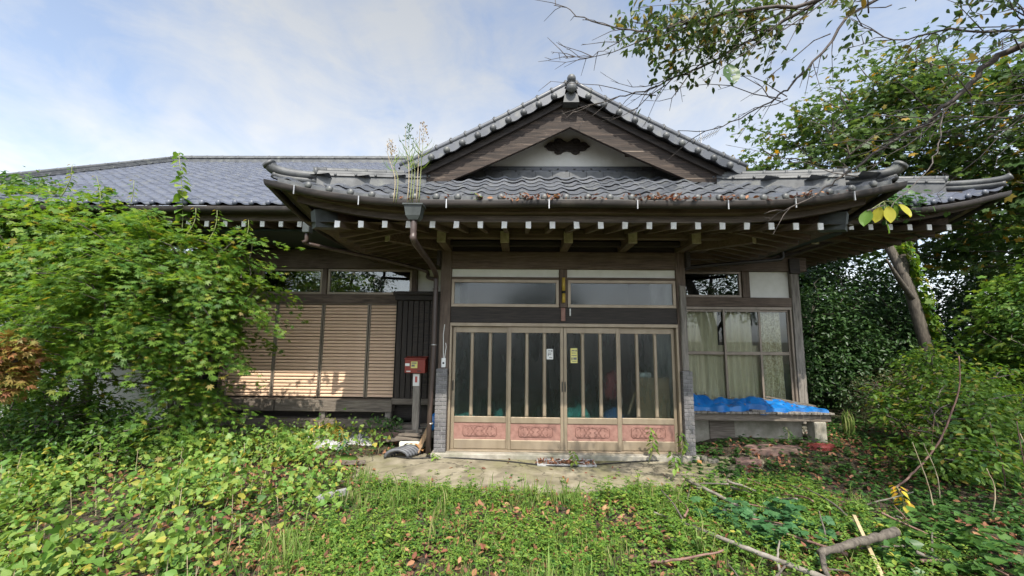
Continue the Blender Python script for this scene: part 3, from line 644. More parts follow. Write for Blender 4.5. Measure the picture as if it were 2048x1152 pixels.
# hip ridges of the porch: bedding, two flat courses, round top, knuckles, end discs, up-curved tip
def ridge_run(pts, parent, w=.078, h=.004, knuck=.26, disc=True, mat='ridge_clay'):
    P = [Vector(p_) for p_ in pts]; O = []
    for i in range(len(P)):
        d = P[min(i+1, len(P)-1)]-P[max(i-1, 0)]; n_ = Vector((d.y, -d.x, 0)).normalized(); O.append((n_.x, n_.y))
    rm = MB()
    rm.sweep(P, O, [(-w*1.3, -.20), (w*1.3, -.20), (w*.9, h), (-w*.9, h)])
    rm.sweep(P, O, [(-w*1.12, h+.004), (w*1.12, h+.004), (w*.98, h+.04), (-w*.98, h+.04)])
    rm.sweep(P, O, [(-w*.95, h+.044), (w*.95, h+.044), (w*.85, h+.075), (-w*.85, h+.075)])
    rd = rm.build('ridge', mat, parent)
    top = [p_+Vector((0, 0, h+.085)) for p_ in P]
    MB().tube(top, .056, 10).build('ridge_top', mat, parent, True)
    L = [0]
    for i in range(1, len(P)): L.append(L[-1]+(P[i]-P[i-1]).length)
    k = .1; kb = MB()
    while k < L[-1]-.05:
        i = max(j for j in range(len(L)) if L[j] <= k); i = min(i, len(P)-2)
        t = (k-L[i])/(L[i+1]-L[i]); q = P[i].lerp(P[i+1], t); d = (P[i+1]-P[i]).normalized(); n_ = Vector((d.y, -d.x, 0)).normalized()
        kb.tube([q+Vector((0, 0, h+.085))-d*.016, q+Vector((0, 0, h+.085))+d*.016], .062, 10)
        for s_ in (-1, 1): kb.ball(tuple(q+n_*(s_*w*1.02)+d*.12+Vector((0, 0, h+.02))), .022, 6, 4)
        k += knuck
    o_ = kb.build('ridge_knuckles', mat, parent, True); o_['kind'] = 'stuff'
    if disc:
        d = (P[0]-P[1]).normalized(); c_ = P[0]+Vector((0, 0, h+.07))
        MB().tube([c_-d*.01, c_+d*.035], [.075, .07], 12).build('ridge_end', mat, parent, True)
for sx in (-1, 1):
    def hp(t, dz=0.0):
        d = .95*t; lf = .256*max(0, 1-t*1.0)*.9
        return (XC+sx*(EH-1.6*t), EY+d, 3.555+.60*d+lf+dz)
    ridge_run([hp(t, .03) for t in np.linspace(.27, 1.05, 9)], porch_roof)
    # low front course and the up-curved tip
    tip = smoothpath([hp(.45, .045), hp(.27, .05), hp(.12, .075), hp(.02, .12), hp(-.02, .20)], 4)
    MB().tube(tip, list(np.linspace(.056, .074, len(tip))), 10).build('ridge_tip', 'ridge_clay', porch_roof, True)
    tb = [Vector(p_)-Vector((0, 0, .07)) for p_ in tip[:-3]]
    MB().tube(tb, .05, 8).build('ridge_tip', 'ridge_clay', porch_roof, True)
    q = hp(-.02, .20); d = (Vector(tip[-1])-Vector(tip[-3])).normalized()
    MB().tube([Vector(q)-d*.02, Vector(q)+d*.02], [.082, .078], 12).build('ridge_end', 'ridge_clay', porch_roof, True)

# --- gable over the porch
GY = -.90                                   # plane of the bargeboards
def gtop(u): return 5.47-.575*u+.020*u*u      # upper edge of the bargeboard, slightly hollow
def glow(u): return 5.0-.515*u+.022*u*u
gable = part(MB().prism([(XC-1.85, 4.32), (XC+1.85, 4.32), (XC+1.72, 4.50), (XC, 5.50), (XC-1.72, 4.50)], -.40, -.30), 'gable_wall', 'plaster')
for sx in (-1, 1):
    us = np.linspace(0, 1.80, 10); up_e = np.linspace(2.26, 0, 10)
    poly = [(XC+sx*u, glow(u)) for u in us]+[(XC+sx*2.24, glow(1.80)-.005), (XC+sx*2.30, gtop(2.30)-.06)]+[(XC+sx*u, gtop(u)-.06) for u in up_e[1:]]
    part(MB().prism(poly, GY, GY+.055), 'bargeboard', 'barge_l' if sx < 0 else 'barge_r', gable)
    poly = [(XC+sx*u, gtop(u)-.085) for u in np.linspace(0, 2.38, 10)]+[(XC+sx*u, gtop(u)+.02) for u in np.linspace(2.42, 0, 10)]
    part(MB().prism(poly, GY-.05, GY-.003), 'bargeboard', 'wood_dark', gable)
    # underside of the gable roof between bargeboard and wall, then roof body to the back
    part(MB().prism([(XC, 5.40), (XC+sx*2.3, gtop(2.3)-.09), (XC+sx*2.3, gtop(2.3)-.03), (XC, 5.47)], GY+.06, 3.4), 'roof_board', 'wood_dark', gable)
    cb('purlin_end', 'wood_y', XC+sx*1.0-.06, XC+sx*1.0+.06, GY+.1, -.39, 4.76, 4.90, parent=gable)
    # verge tiles: a course of hanging sleeves with round ends
    npc = 11
    for k in range(npc):
        u0, u1 = .03+k*.223, .03+(k+1)*.223
        zt0, zt1 = gtop(u0)+.16, gtop(u1)+.16; pts = []
        for j in range(7):
            t = j/6; u = lerp(u0, u1, t); pts.append((XC+sx*u, lerp(zt0, zt1, t)-.13-.035*math.sin(math.pi*min(1, t*1.05))))
        pts += [(XC+sx*u1, zt1), (XC+sx*u0, zt0)]
        MB().prism(pts, -1.06, -1.03).build('verge_tile', 'tile', gable)
        MB().ball((XC+sx*u0, -1.065, zt0-.10), .050, 10, 6, (1, .8, 1)).build('verge_cap', 'ridge_clay', gable, True)
    pt = [(XC+sx*u, -1.04, gtop(u)+.17) for u in np.linspace(.0, 2.5, 14)]
    MB().tube(pt, .038, 8).build('verge_roll', 'tile', gable, True)
    kb = MB()
    for k in range(12):
        u = .08+k*.21; kb.ball((XC+sx*u, -1.05, gtop(u)+.207), .022, 6, 4); kb.tube([(XC+sx*(u-.012), -1.04, gtop(u-.012)+.17), (XC+sx*(u+.012), -1.04, gtop(u+.012)+.17)], .044, 8)
    o = kb.build('verge_knuckles', 'ridge_clay', gable, True); o['kind'] = 'stuff'
    # upper roof field
    def gf(a, d, sx=sx): return (XC+sx*(2.5-d), -1.02+(a if sx > 0 else 4.5-a), gtop(2.5-d)+.10)
    m = MB().grid(2, 8, lambda u, v: gf(u*4.5, v*2.45))
    for r_ in range(11):
        for c in range(17): m.add(*tile_geo(gf, c*TW, r_*.225, tl=.225))
    o = part(m, 'gable_tiles', 'tile', gable, True); o['kind'] = 'stuff'
ridge_run([(XC, y, 5.50) for y in np.linspace(-1.06, 3.4, 8)], gable, w=.09, disc=False)
MB().ball((XC, -1.11, 5.50), .078, 14, 8, (1, .8, 1)).build('ridge_end', 'ridge_clay', gable, True)
MB().ball((XC, -1.10, 5.64), .066, 14, 8).build('ridge_end', 'ridge_clay', gable, True)
MB().tube([(XC, -1.08, 5.56), (XC, -1.09, 5.66)], [.06, .05], 8).build('ridge_end', 'ridge_clay', gable, True)
# carved cloud-shaped vent on the gable wall
VZ, VY = 4.92, -.40
half = [(0, .075), (.05, .105), (.10, .15), (.16, .155), (.205, .12), (.215, .075), (.27, .085), (.31, .06), (.335, .02), (.37, .0), (.335, -.02), (.30, -.065), (.25, -.08), (.205, -.075), (.20, -.12), (.15, -.15), (.10, -.14), (.06, -.10), (0, -.085)]
poly = [(XC+.01+x, VZ+z*.86) for x, z in half]+[(XC+.01-x, VZ+z*.86) for x, z in half[-2:0:-1]]
part(MB().prism(poly, VY-.05, VY-.002), 'gable_ornament', 'wood_darkz', gable)
sm = [(XC+.01+(x-XC-.01)*.72, VZ+(z-VZ)*.6) for x, z in poly]
part(MB().prism(sm, VY-.065, VY-.052), 'gable_ornament', 'wood_dark', gable)
for s_ in (-1, 1):
    for cx, cz in ((.13, .05), (.13, -.05), (.26, .01)):
        part(MB().tube([(XC+.01+s_*cx+.04*math.cos(t), VY-.072, VZ+cz+.035*math.sin(t)) for t in np.linspace(0, 5.2, 11)], .008, 5), 'carving', 'wood_darkz', gable)
# flat courses and mortar where the skirt meets the gable wall
for k, (z0, z1, y) in enumerate(((4.455, 4.495, -.50), (4.502, 4.54, -.475), (4.545, 4.58, -.45))):
    cb('noshi_course', 'tile', XC-1.78, XC+1.78, y, -.402, z0, z1, parent=gable, c=.008)
kb = MB()
for k in range(13):
    kb.ball((XC-1.6+k*.265, -.505, 4.476), .017, 6, 4); kb.ball((XC-1.47+k*.265, -.48, 4.522), .017, 6, 4)
o = kb.build('course_studs', 'ridge_clay', gable, True); o['kind'] = 'stuff'
kb = MB()
for c in range(14): x = XC-1.82+c*TW; kb.prism([(x, 4.33), (x+TW-.006, 4.33), (x+TW-.006, 4.452), (x, 4.452)], -.53, -.45)
part(kb, 'mortar_fillet', 'ridge_clay', gable)

# --- roofs of the wings
MEY, MEX = -.50, 7.48
def mlift(s_): return .30*max(0, 1-s_/1.9)**2
def main_path(out=0.0):
    P, O = [], []; yf = MEY-out; xr = MEX+out
    for k in range(60):
        x = lerp(-11.1, xr, k/60); P.append((x, yf, mlift(xr-x))); O.append((0, -1))
    P.append((xr, yf, mlift(0))); O.append((1, -1))
    for k in range(1, 14): y = yf+6.5*(k/13)**1.4; P.append((xr, y, mlift(y-yf))); O.append((1, 0))
    return P, O
def main_front(a, d):
    x = -11.0+a
    return (x, MEY+d, 3.92+.562*d+mlift(MEX-x)*max(0, 1-d/2))
main_roof = MB().grid(40, 6, lambda u, v: (lambda q: (q[0], q[1], q[2]-.03))(main_front(lerp(0, 18.48-6*v, u), 6*v)))
main_roof.grid(8, 6, lambda u, v: (MEX-6*v, lerp(MEY+6*v, 11.5-6*v, u), 3.89+.562*6*v+mlift(lerp(6*v, 12-6*v, u))*max(0, 1-6*v/2)))
main_roof.grid(8, 3, lambda u, v: (lerp(-11, 1.48, u), 5.5+6*v, 7.262-.562*6*v))
main_roof = part(main_roof, 'main_roof', 'wood_dark')
m = MB()
for r_ in range(30):
    d = r_*.2
    for c in range(70):
        a = c*TW; x = -11+a+TW/2
        if x > MEX-d+.1: continue
        if d > 3.2 and -1.2 < x < 2.7: continue
        if r_ < 6 and -8.5 < x < -2.8: MB().add(*tile_geo(main_front, a, d, tl=.2, step=.03, jit=random.uniform(-.004, .004))).build('tile', 'tile_main', main_roof, True); continue
        m.add(*tile_geo(main_front, a, d, tl=.2, step=.03, jit=random.uniform(-.004, .004)))
for c in range(70):
    q = main_front(c*TW-.05+.2, -.03)
    if q[0] < MEX-.3: m.ball((q[0], q[1], q[2]+.028), .045, 8, 5, (1, .7, 1))
o = part(m, 'roof_tiles', 'tile_main', main_roof, True); o['kind'] = 'stuff'
ridge_run([(x, 5.5, 7.27) for x in np.linspace(-11.0, 1.48, 10)], main_roof, w=.13, h=.10, knuck=.5, disc=False)
ridge_run([(-10.95, y, 7.30-.562*(5.5-y)) for y in np.linspace(-.45, 5.4, 10)], main_roof, w=.11, h=.05, knuck=.4)
def mh(t, dz=0.0): return (MEX-6*t, MEY+6*t, 3.93+.562*6*t+.30*max(0, 1-t*6/2)**1.2+dz)
ridge_run([mh(t, .05) for t in np.linspace(.07, .95, 12)], main_roof)
tip = smoothpath([mh(.12, .05), mh(.07, .05), mh(.03, .08), mh(0, .13), mh(-.012, .19)], 4)
MB().tube(tip, .056, 10).build('ridge_tip', 'ridge_clay', main_roof, True)
MB().tube([Vector(p_)-Vector((0, 0, .07)) for p_ in tip[:-3]], .05, 8).build('ridge_tip', 'ridge_clay', main_roof, True)
P, O = lift_path(main_path(.02), 3.825); part(MB().sweep(P, O, GUT), 'gutter', 'gutter', smooth=True)
P, O = lift_path(main_path(-.20), 3.695); part(MB().sweep(P, O, [(-.06, 0), (.03, 0), (.03, .10), (-.06, .10)]), 'fascia_board', 'fascia')
P, O = lift_path(main_path(-.06), 3.80); part(MB().sweep(P, O, [(-.2, -.01), (.02, 0), (.02, .09), (-.2, .14)]), 'fascia_board', 'wood_dark')
# underside, rafters, arms, purlin of the wings
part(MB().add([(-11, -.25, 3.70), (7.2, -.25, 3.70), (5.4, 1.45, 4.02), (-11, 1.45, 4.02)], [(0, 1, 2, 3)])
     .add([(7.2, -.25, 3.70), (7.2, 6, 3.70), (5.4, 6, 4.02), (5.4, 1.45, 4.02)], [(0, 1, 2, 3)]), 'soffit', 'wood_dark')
xs = [-6.9+i*.3043 for i in range(14)]+[4.35+i*.3043 for i in range(9)]
for x in xs:
    yb = 1.4 if x < 5.4 else max(-.05, 1.4-(x-5.4)*1.02)
    r_ = part(MB().obox((x, -.30, 3.645), (x, yb, 3.645+.19*(yb+.3)), .062, .085), 'rafter', 'wood_y')
    part(MB().box(x-.034, x+.034, -.318, -.3035, 3.60, 3.69), 'end_cap', 'white_paint', r_)
for j in range(14):
    y = .15+j*.3043; xi = 5.45 if y > 1.4 else 5.45+(1.4-y)
    r_ = part(MB().obox((7.0, y, 3.645), (xi, y, 3.645+.19*(7.0-xi)), .062, .085), 'rafter', 'wood_x')
part(MB().obox((5.4, 1.4, 3.95), (6.95, -.15, 3.74), .13, .19), 'hip_rafter', 'wood_y')
for x in (-6.8, -5.87, -4.92, -3.98, -3.03): arm(x, .68, 1.4, 3.60)
for x in (3.5, 4.45, 5.40): arm(x, .68, 1.4, 3.60)
cb('outer_purlin', 'wood_x', -7.2, -1.9, .76, .90, 3.70, 3.87, c=.01); cb('outer_purlin', 'wood_x', 3.45, 6.1, .76, .90, 3.70, 3.87, c=.01)
cb('outer_purlin', 'wood_y', 5.95, 6.08, .90, 5.8, 3.70, 3.87, c=.01)
cb('beam', 'wood_x', -6.6, -1.30, YW-.07, YW+.12, 3.20, 3.59, c=.01)
cb('beam', 'wood_x', 2.74, 5.66, YW-.07, YW+.12, 3.20, 3.48, c=.01)
cb('beam', 'wood_y', 5.33, 5.48, YW+.12, 5.8, 3.20, 3.46, c=.01)
cb('bracket_block', 'wood_dark', 5.30, 5.50, YW-.12, YW-.073, 3.15, 3.45)
for x0, x1 in ((-6.6, -2.13), (2.74, 5.32)): cb('nageshi', 'wood_x', x0, x1, YW-.075, YW+.1, 2.50, 2.68, c=.008)
part(MB().box(5.36, 5.45, YW+.1, 5.8, .3, 3.2), 'side_wall', 'plaster')
part(MB().box(-6.6, -11, YW, YW+.08, .2, 3.5), 'plaster_wall', 'plaster')
cb('plaster_panel', 'plaster', 4.542, 5.323, YW+.0, YW+.05, 2.682, 3.198, c=.002)
cb('plaster_panel', 'plaster', -2.018, -1.30, YW+.0, YW+.05, 2.0, 3.198, c=.002)
part(MB().box(-2.018, -1.30, YW+.0, YW+.05, .1, 1.998), 'board_wall', 'wood_darkz')

# --- windows: a frame that holds its pane
def window(x0, x1, z0, z1, y, fw_=.045, dep=.06, mat='bronze', glass='clear_glass', rail=None, nm='transom_window'):
    m = MB().cbox(x0, x1, y, y+dep, z0, z0+fw_, .003).cbox(x0, x1, y, y+dep, z1-fw_, z1, .003)
    m.cbox(x0, x0+fw_, y+.002, y+dep-.002, z0+fw_, z1-fw_, .003).cbox(x1-fw_, x1, y+.002, y+dep-.002, z0+fw_, z1-fw_, .003)
    if rail: m.cbox(x0+fw_, x1-fw_, y+.004, y+dep-.004, rail-.03, rail+.03, .003)
    f = m.build(nm, mat, house)
    cells = [(z0+fw_, z1-fw_)] if not rail else [(z0+fw_, rail-.03), (rail+.03, z1-fw_)]
    for a, b_ in cells: MB().box(x0+fw_-.004, x1-fw_+.004, y+dep*.45, y+dep*.45+.006, a-.004, b_+.004).build('pane', glass, f)
    return f
window(-1.11, .665, 2.355, 2.81, .0, glass='figured', fw_=.05); window(.81, 2.58, 2.355, 2.81, .0, glass='figured', fw_=.05)
window(-5.18, -3.93, 2.685, 3.195, YW-.03); window(-3.825, -2.13, 2.685, 3.195, YW-.03); window(-6.55, -5.29, 2.685, 3.195, YW-.03)
window(2.92, 4.39, 2.685, 3.195, YW-.03, mat='bronze_dark')
for x0, x1, dy in ((2.95, 4.04, .03), (3.99, 4.71, 0), (4.66, 5.28, .03)):
    window(x0, x1, .60, 2.44, YW-.04+dy, glass='window_glass', rail=1.60, mat='bronze_dark', nm='sash_window', fw_=.04, dep=.028)
cb('window_frame', 'bronze_dark', 2.92, 5.32, YW-.06, YW+.05, 2.44, 2.498); cb('window_frame', 'bronze_dark', 5.28, 5.322, YW-.055, YW+.05, .60, 2.44)
cb('window_frame', 'bronze_dark', 2.92, 5.32, YW-.06, YW+.05, .55, .598)
for x0, x1, mt in ((2.98, 3.93, 'curtain'), (4.05, 4.62, 'curtain'), (4.72, 5.16, 'lace')):
    def cf(u, v, x0=x0, x1=x1):
        x = lerp(x0, x1, u); fl = .022*math.sin(x*52)+.012*math.sin(x*23+v*2)
        return (x, YW+.10+fl*(1.2-.4*v), lerp(.64, 2.44, v))
    part(MB().grid(70, 5, cf), 'curtain', mt, smooth=True)
def cf(u, v): x = lerp(2.98, 5.22, u); return (x, YW+.16+.02*math.sin(x*40), lerp(.64, 1.75, v))
part(MB().grid(110, 3, cf), 'curtain', 'curtain', smooth=True)

# --- louvred shutters
for x0, x1 in ((-5.70, -4.79), (-4.78, -3.87), (-3.858, -2.955), (-2.943, -2.30)):
    m = MB().box(x0+.02, x1-.02, YW+.0, YW+.02, .69, 2.48)
    sh = m.build('shutter', 'shutter_gap', house)
    for xa, xb in ((x0, x0+.03), (x1-.03, x1)): MB().cbox(xa, xb, YW-.045, YW-.002, .685, 2.49, .004).build('stile', 'bronze_dark', sh)
    for i in range(28):
        z = .692+i*.0640; w_ = x1-x0-.064
        if i == 0:
            V = [(0, -.005, 0), (w_, -.005, 0), (w_, -.036, .006), (0, -.036, .006), (0, -.036, .030), (w_, -.036, .030), (w_, -.012, .054), (0, -.012, .054)]
            s0 = MB().add([(a, b_, c) for a, b_, c in V], [(0, 1, 2, 3), (3, 2, 5, 4), (4, 5, 6, 7)]).build('slat', 'shutter', sh); s0.location = (x0+.032, YW, z)
        else: link('slat', s0.data, sh, (x0+.032, YW, z+random.uniform(-.0015, .0015))).rotation_euler = (random.uniform(-.03, .03), random.uniform(-.0012, .0012), 0)
cb('shutter_rail', 'bronze_dark', -5.72, -2.30, YW-.06, YW+.0, 2.482, 2.5); 
# box the shutters slide into
sb = cb('shutter_box', 'wood_dark', -2.36, -1.50, 1.22, 1.31, .60, 2.60)
cb('cap_board', 'wood_darkz', -2.42, -1.46, 1.10, 1.315, 2.66, 2.73, parent=sb); cb('cap_board', 'wood_dark', -2.39, -1.48, 1.14, 1.315, 2.56, 2.658, parent=sb)
for i in range(8):
    x = -2.35+i*.106
    cb('board', 'wood_diag' if i in (3, 4, 5, 6) else 'wood_darkz', x+.003, x+.085, 1.195, 1.2195, .705, 2.555, parent=sb, c=.004)
    cb('batten', 'wood_dark', x+.085, x+.104, 1.175, 1.2185, .705, 2.555, parent=sb, c=.003)
cb('bottom_rail', 'wood_greyx', -2.38, -1.49, 1.16, 1.31, .59, .70, parent=sb)
part(MB().box(-2.37, -2.362, 1.20, 1.38, .6, 2.6), 'side_board', 'wood_darkz', sb)
# --- entrance doors
fr = MB().cbox(-1.11, 2.58, -.04, .09, 2.035, 2.092, .004).cbox(-1.11, -1.075, -.04, .09, .079, 2.034, .004).cbox(2.545, 2.58, -.04, .09, .079, 2.034, .004).cbox(-1.074, 2.544, -.05, .09, .079, .098, .003)
fr = part(fr, 'door_frame', 'bronze')
XB = [-1.073, -.165, .735, 1.64, 2.543]
def scroll(cx, cz, s_, mir):
    out = []
    for t in np.linspace(0, 1, 15):
        a = t*4.6; r_ = .036*(1-t*.78); out.append((cx+mir*(r_*math.cos(a)), cz+s_*(r_*math.sin(a))))
    return out
for i in range(4):
    x0, x1 = XB[i]+.003, XB[i+1]-.003; y = .012 if i in (1, 2) else .045
    if i == 0: x1 += .03
    if i == 3: x0 -= .03
    w_ = .05; d_ = .03
    m = MB().cbox(x0, x0+w_, y, y+d_, .10, 2.03, .003).cbox(x1-w_, x1, y, y+d_, .10, 2.03, .003)
    m.cbox(x0+w_, x1-w_, y+.002, y+d_-.002, 1.935, 2.03, .003).cbox(x0+w_, x1-w_, y-.004, y+d_-.002, .50, .60, .01).cbox(x0+w_, x1-w_, y-.004, y+d_-.002, .10, .245, .012)
    leaf = m.build('door_leaf', 'bronze', house)
    iw = (x1-x0-2*w_); pw = (iw-2*.058)/3
    for k in range(3):
        a = x0+w_+k*(pw+.058)
        MB().box(a-.004, a+pw+.004, y+.012, y+.017, .598, 1.94).build('pane', 'frosted', leaf)
        if k < 2:
            xm = a+pw; MB().prism([(xm, .60), (xm+.058, .60), (xm+.058, 1.935), (xm, 1.935)], y+.004, y+.024).add([(xm+.012, y-.012, .63), (xm+.046, y-.012, .63), (xm+.046, y-.012, 1.915), (xm+.012, y-.012, 1.915), (xm, y+.004, .60), (xm+.058, y+.004, .60), (xm+.058, y+.004, 1.935), (xm, y+.004, 1.935)], [(0, 1, 2, 3), (4, 5, 1, 0), (5, 6, 2, 1), (6, 7, 3, 2), (7, 4, 0, 3)]).build('mullion', 'bronze', leaf)
    pn = MB().box(x0+w_, x1-w_, y+.010, y+.02, .245, .50).build('carved_panel', 'carved', leaf)
    xm = (x0+x1)/2; zc = .372; hw, hh = .27, .082
    rim = [(xm-hw+.03, zc-hh), (xm+hw-.03, zc-hh), (xm+hw, zc-hh+.03), (xm+hw, zc+hh-.03), (xm+hw-.03, zc+hh), (xm-hw+.03, zc+hh), (xm-hw, zc+hh-.03), (xm-hw, zc-hh+.03)]
    c_ = MB(); c_.tube([(a, y+.008, b_) for a, b_ in rim+rim[:1]], .005, 5)
    for sx in (-1, 1):
        for sz in (-1, 1):
            c_.tube([(a, y+.007, b_) for a, b_ in scroll(xm+sx*.20, zc+sz*.036, sz, sx)], .0055, 5)
            c_.tube([(a, y+.007, b_) for a, b_ in scroll(xm+sx*.115, zc-sz*.038, -sz, -sx)], .005, 5)
            c_.tube([(xm+sx*t*.2, y+.007, zc+sz*(.065-.13*t+.04*math.sin(t*6.28))) for t in np.linspace(0, 1, 9)], .0055, 5)
            c_.tube([(xm+sx*(.02+.045*math.sin(t*3.1)), y+.007, zc+sz*(.07*t)) for t in np.linspace(0, 1, 6)], .005, 5)
    c_.build('carving', 'carved_line', leaf, True); MB().cbox(xm-hw+.012, xm+hw-.012, y+.0065, y+.0099, zc-hh+.012, zc+hh-.012, .003).build('carving_ground', 'carved', leaf)
    hx = x0+.02 if i in (0, 2) else x1-.02
    if i == 3: hx = x0+.025
    MB().cbox(hx-.010, hx+.010, y-.006, y-.001, 1.0, 1.16, .002).build('handle', 'black', leaf)
# --- brick piers
for x0, x1 in ((-1.30, -1.12), (2.592, 2.745)):
    bp = part(MB().box(x0+.006, x1-.006, -.108, .10, .078, 1.35), 'brick_pier', 'mortar')
    nr = 20; ch = (1.35-.082)/nr
    for r_ in range(nr):
        z = .082+r_*ch; cut = x0+(x1-x0)*(.66 if r_ % 2 else .34)
        for a, b_ in ((x0, cut-.004), (cut+.004, x1)):
            dy = random.uniform(-.002, .003)
            MB().cbox(a, b_, -.12+dy, .06, z+.005, z+ch-.004, .004).build('brick', 'brick', bp)
# --- drain pipes
hop = MB()
V = []
for z, w_, d_ in ((3.21, .055, .05), (3.26, .085, .07), (3.38, .105, .085), (3.382, .12, .10), (3.40, .12, .10), (3.402, .11, .09)):
    V += [(-1.26+a*w_, EY-.10+b_*d_, z+.02) for a, b_ in ((-1, -1), (1, -1), (1, 1), (-1, 1))]
hop.add(V, [(i*4+k, i*4+(k+1) % 4, (i+1)*4+(k+1) % 4, (i+1)*4+k) for i in range(5) for k in range(4)]+[(3, 2, 1, 0), (20, 21, 22, 23)])
hop = part(hop, 'rain_hopper', 'copper_cap')
dp = part(MB().tube(smoothpath([(-1.26, EY-.10, 3.24), (-1.26, EY-.10, 3.07), (-1.255, EY-.02, 2.98), (-1.30, -.75, 2.92), (-1.345, -.16, 2.86), (-1.35, -.10, 2.76), (-1.35, -.10, 2.5)], 5)+[(-1.352, -.10, 1.6), (-1.375, -.11, .8), (-1.385, -.11, .06)], .040, 12), 'drain_pipe', 'pipe', smooth=True)
for z in (2.62, 1.72, .50): part(MB().tube([(-1.352-.016*(z < 1), -.10, z), (-1.352-.016*(z < 1), -.10, z+.02)], .047, 12), 'pipe_clip', 'steel' if z < 2 else 'pipe', dp, True)
hop2 = part(MB().cbox(-3.38, -3.27, -.55, -.42, 3.45, 3.62, .01), 'rain_hopper', 'copper_cap')
part(MB().tube(smoothpath([(-3.325, -.48, 3.5), (-3.325, -.48, 3.34), (-3.29, -.4, 3.29), (-2.3, .2, 3.16), (-1.72, .52, 3.05), (-1.62, .5, 2.98), (-1.60, .4, 2.90), (-1.37, -.02, 2.80)], 4), .032, 10), 'drain_pipe', 'pipe', smooth=True)
part(MB().tube([(2.82, .35, 3.05), (2.82, .30, 2.6), (2.825, .30, 1.3), (2.83, .30, .03)], .027, 10), 'drain_pipe', 'gutter', smooth=True)
part(MB().tube(smoothpath([(4.62, .42, 3.42), (4.60, .40, 3.28), (4.4, .4, 3.24), (3.1, .38, 3.12), (2.84, .36, 3.05)], 4), .032, 10), 'drain_pipe', 'gutter', smooth=True)
# --- small fittings on the porch
part(MB().tube([(.737, -.05, 2.62), (.737, -.05, 2.84)], .028, 10), 'bamboo_vase', 'brass_yellow', smooth=True)
part(MB().tube([(.737, -.05, 2.43), (.737, -.05, 2.58)], .028, 10), 'bamboo_vase', 'brass_yellow', smooth=True)
part(MB().tube([(.737, -.05, 2.58), (.737, -.05, 2.62)], .031, 10), 'black_band', 'black', smooth=True)
cb('wooden_tag', 'carved', .695, .765, -.03, -.001, 2.13, 2.345); cb('white_stick', 'white_paint', .835, .857, -.02, -.001, 2.215, 2.335)  # small tag, and a plain white stick beside it that is no lamp
bx_ = cb('bell_box', 'white_paint', -1.235, -1.165, -.045, -.021, 1.37, 1.52); part(MB().ball((-1.2, -.048, 1.44), .017, 8, 5, (1, .4, 1)), 'bell_button', 'black', bx_)
part(MB().tube([(-1.205, -.03, 1.52), (-1.215, -.03, 1.9), (-1.20, -.03, 2.06)], .006, 5), 'wire', 'white_paint')
part(MB().tube([(-1.185, -.03, 1.52), (-1.165, -.03, 1.7), (-1.175, -.03, 1.76)], .006, 5), 'wire', 'white_paint')

# ------------------------------------------------------------------ things in the yard
def thing(mb, name, mat, label, cat, group=None, smooth=False): return tag(mb.build(name, mat, None, smooth), label, cat, group)
# bench deck against the right wing
bench = tag(empty('veranda_bench', (2.9, .9, 0)), 'weathered wooden bench deck on concrete legs under the curtained windows', 'bench')
def bp_(mb, nm, mt, sm=False):
    o_ = mb.build(nm, mt, bench, sm); o_.location = (-2.9, -.9, 0); return o_
for i in range(26):
    x = 2.86+i*.0975; j = random.uniform(-.012, .012)
    bp_(MB().cbox(x, x+.09, .54+j, 1.29, .600, .634+random.uniform(-.003, .003), .004), 'plank', 'wood_grey')
bp_(MB().cbox(2.84, 5.37, .60, .68, .475, .597), 'front_beam', 'wood_greyx'); bp_(MB().cbox(2.84, 5.37, 1.14, 1.22, .475, .597), 'back_beam', 'wood_greyx')
bp_(MB().cbox(5.07, 5.27, .58, .80, -.05, .474, .015), 'leg', 'concrete'); bp_(MB().cbox(2.86, 3.0, .60, .74, -.05, .474, .01), 'leg', 'concrete')
bp_(MB().cbox(3.0, 5.07, .90, 1.0, -.05, .44, .01), 'base_wall', 'concrete'); bp_(MB().cbox(3.42, 3.86, .872, .897, .10, .44, .006), 'base_panel', 'wood_greyx')
# crumpled blue sheet on the bench
_cr = [(rng.normal(0, 1), rng.normal(0, 1), rng.uniform(0, 6), rng.uniform(.5, 1)) for _ in range(14)]
def crease(x, y, sc):
    s_ = 0
    for k, (a, b_, p_, w_) in enumerate(_cr): s_ += w_*abs(math.sin((a*x+b_*y)*sc*(1+.18*k)+p_))/(1+.25*k)
    return s_/5
def tarp(u, v):
    x = lerp(2.88, 5.30, u)+.03*math.sin(v*9); fr_ = .045*math.sin(u*17)+.03*math.sin(u*41+1)
    y = lerp(.56+fr_+.05*u, 1.16, v)
    bulk = 1.7*(.19*math.exp(-((u-.16)/.22)**2)+.15*math.exp(-((u-.52)/.20)**2)+.075*math.exp(-((u-.85)/.2)**2))*math.sin(math.pi*min(1, v*1.0+.06))**.7
    z = max(.638, .645+bulk*max(.3, .9+2.6*(crease(x, y, 2.3)-.66))+.075*(crease(x, y, 9)-.62)*min(1, v*6))
    if v < .03: z = .630-.05*max(0, math.sin(u*13+1))*(u < .8)
    return (x, y, z)
thing(MB().grid(190, 46, tarp), 'tarpaulin', 'tarp', 'crumpled bright blue plastic sheet lying on the bench deck', 'tarpaulin', smooth=False)
for k, (p0, p1, w_) in enumerate((((4.35, 1.08, .80), (5.25, .86, .70), .10), ((4.6, 1.14, .82), (5.35, .93, .69), .05), ((4.2, .9, .79), (4.9, .95, .775), .06))):
    thing(MB().obox(p0, p1, w_, .02), 'board', 'wood_greyx', ['wide weathered board lying on the right end of the blue sheet', 'narrow board at the back right of the blue sheet', 'short grey board across the middle of the blue sheet'][k], 'board', 'boards on the blue sheet')
thing(MB().cbox(4.02, 4.25, .57, .66, .637, .665, .004), 'wood_block', 'wood_grey', 'small pale wood block at the front edge of bench', 'wood block')

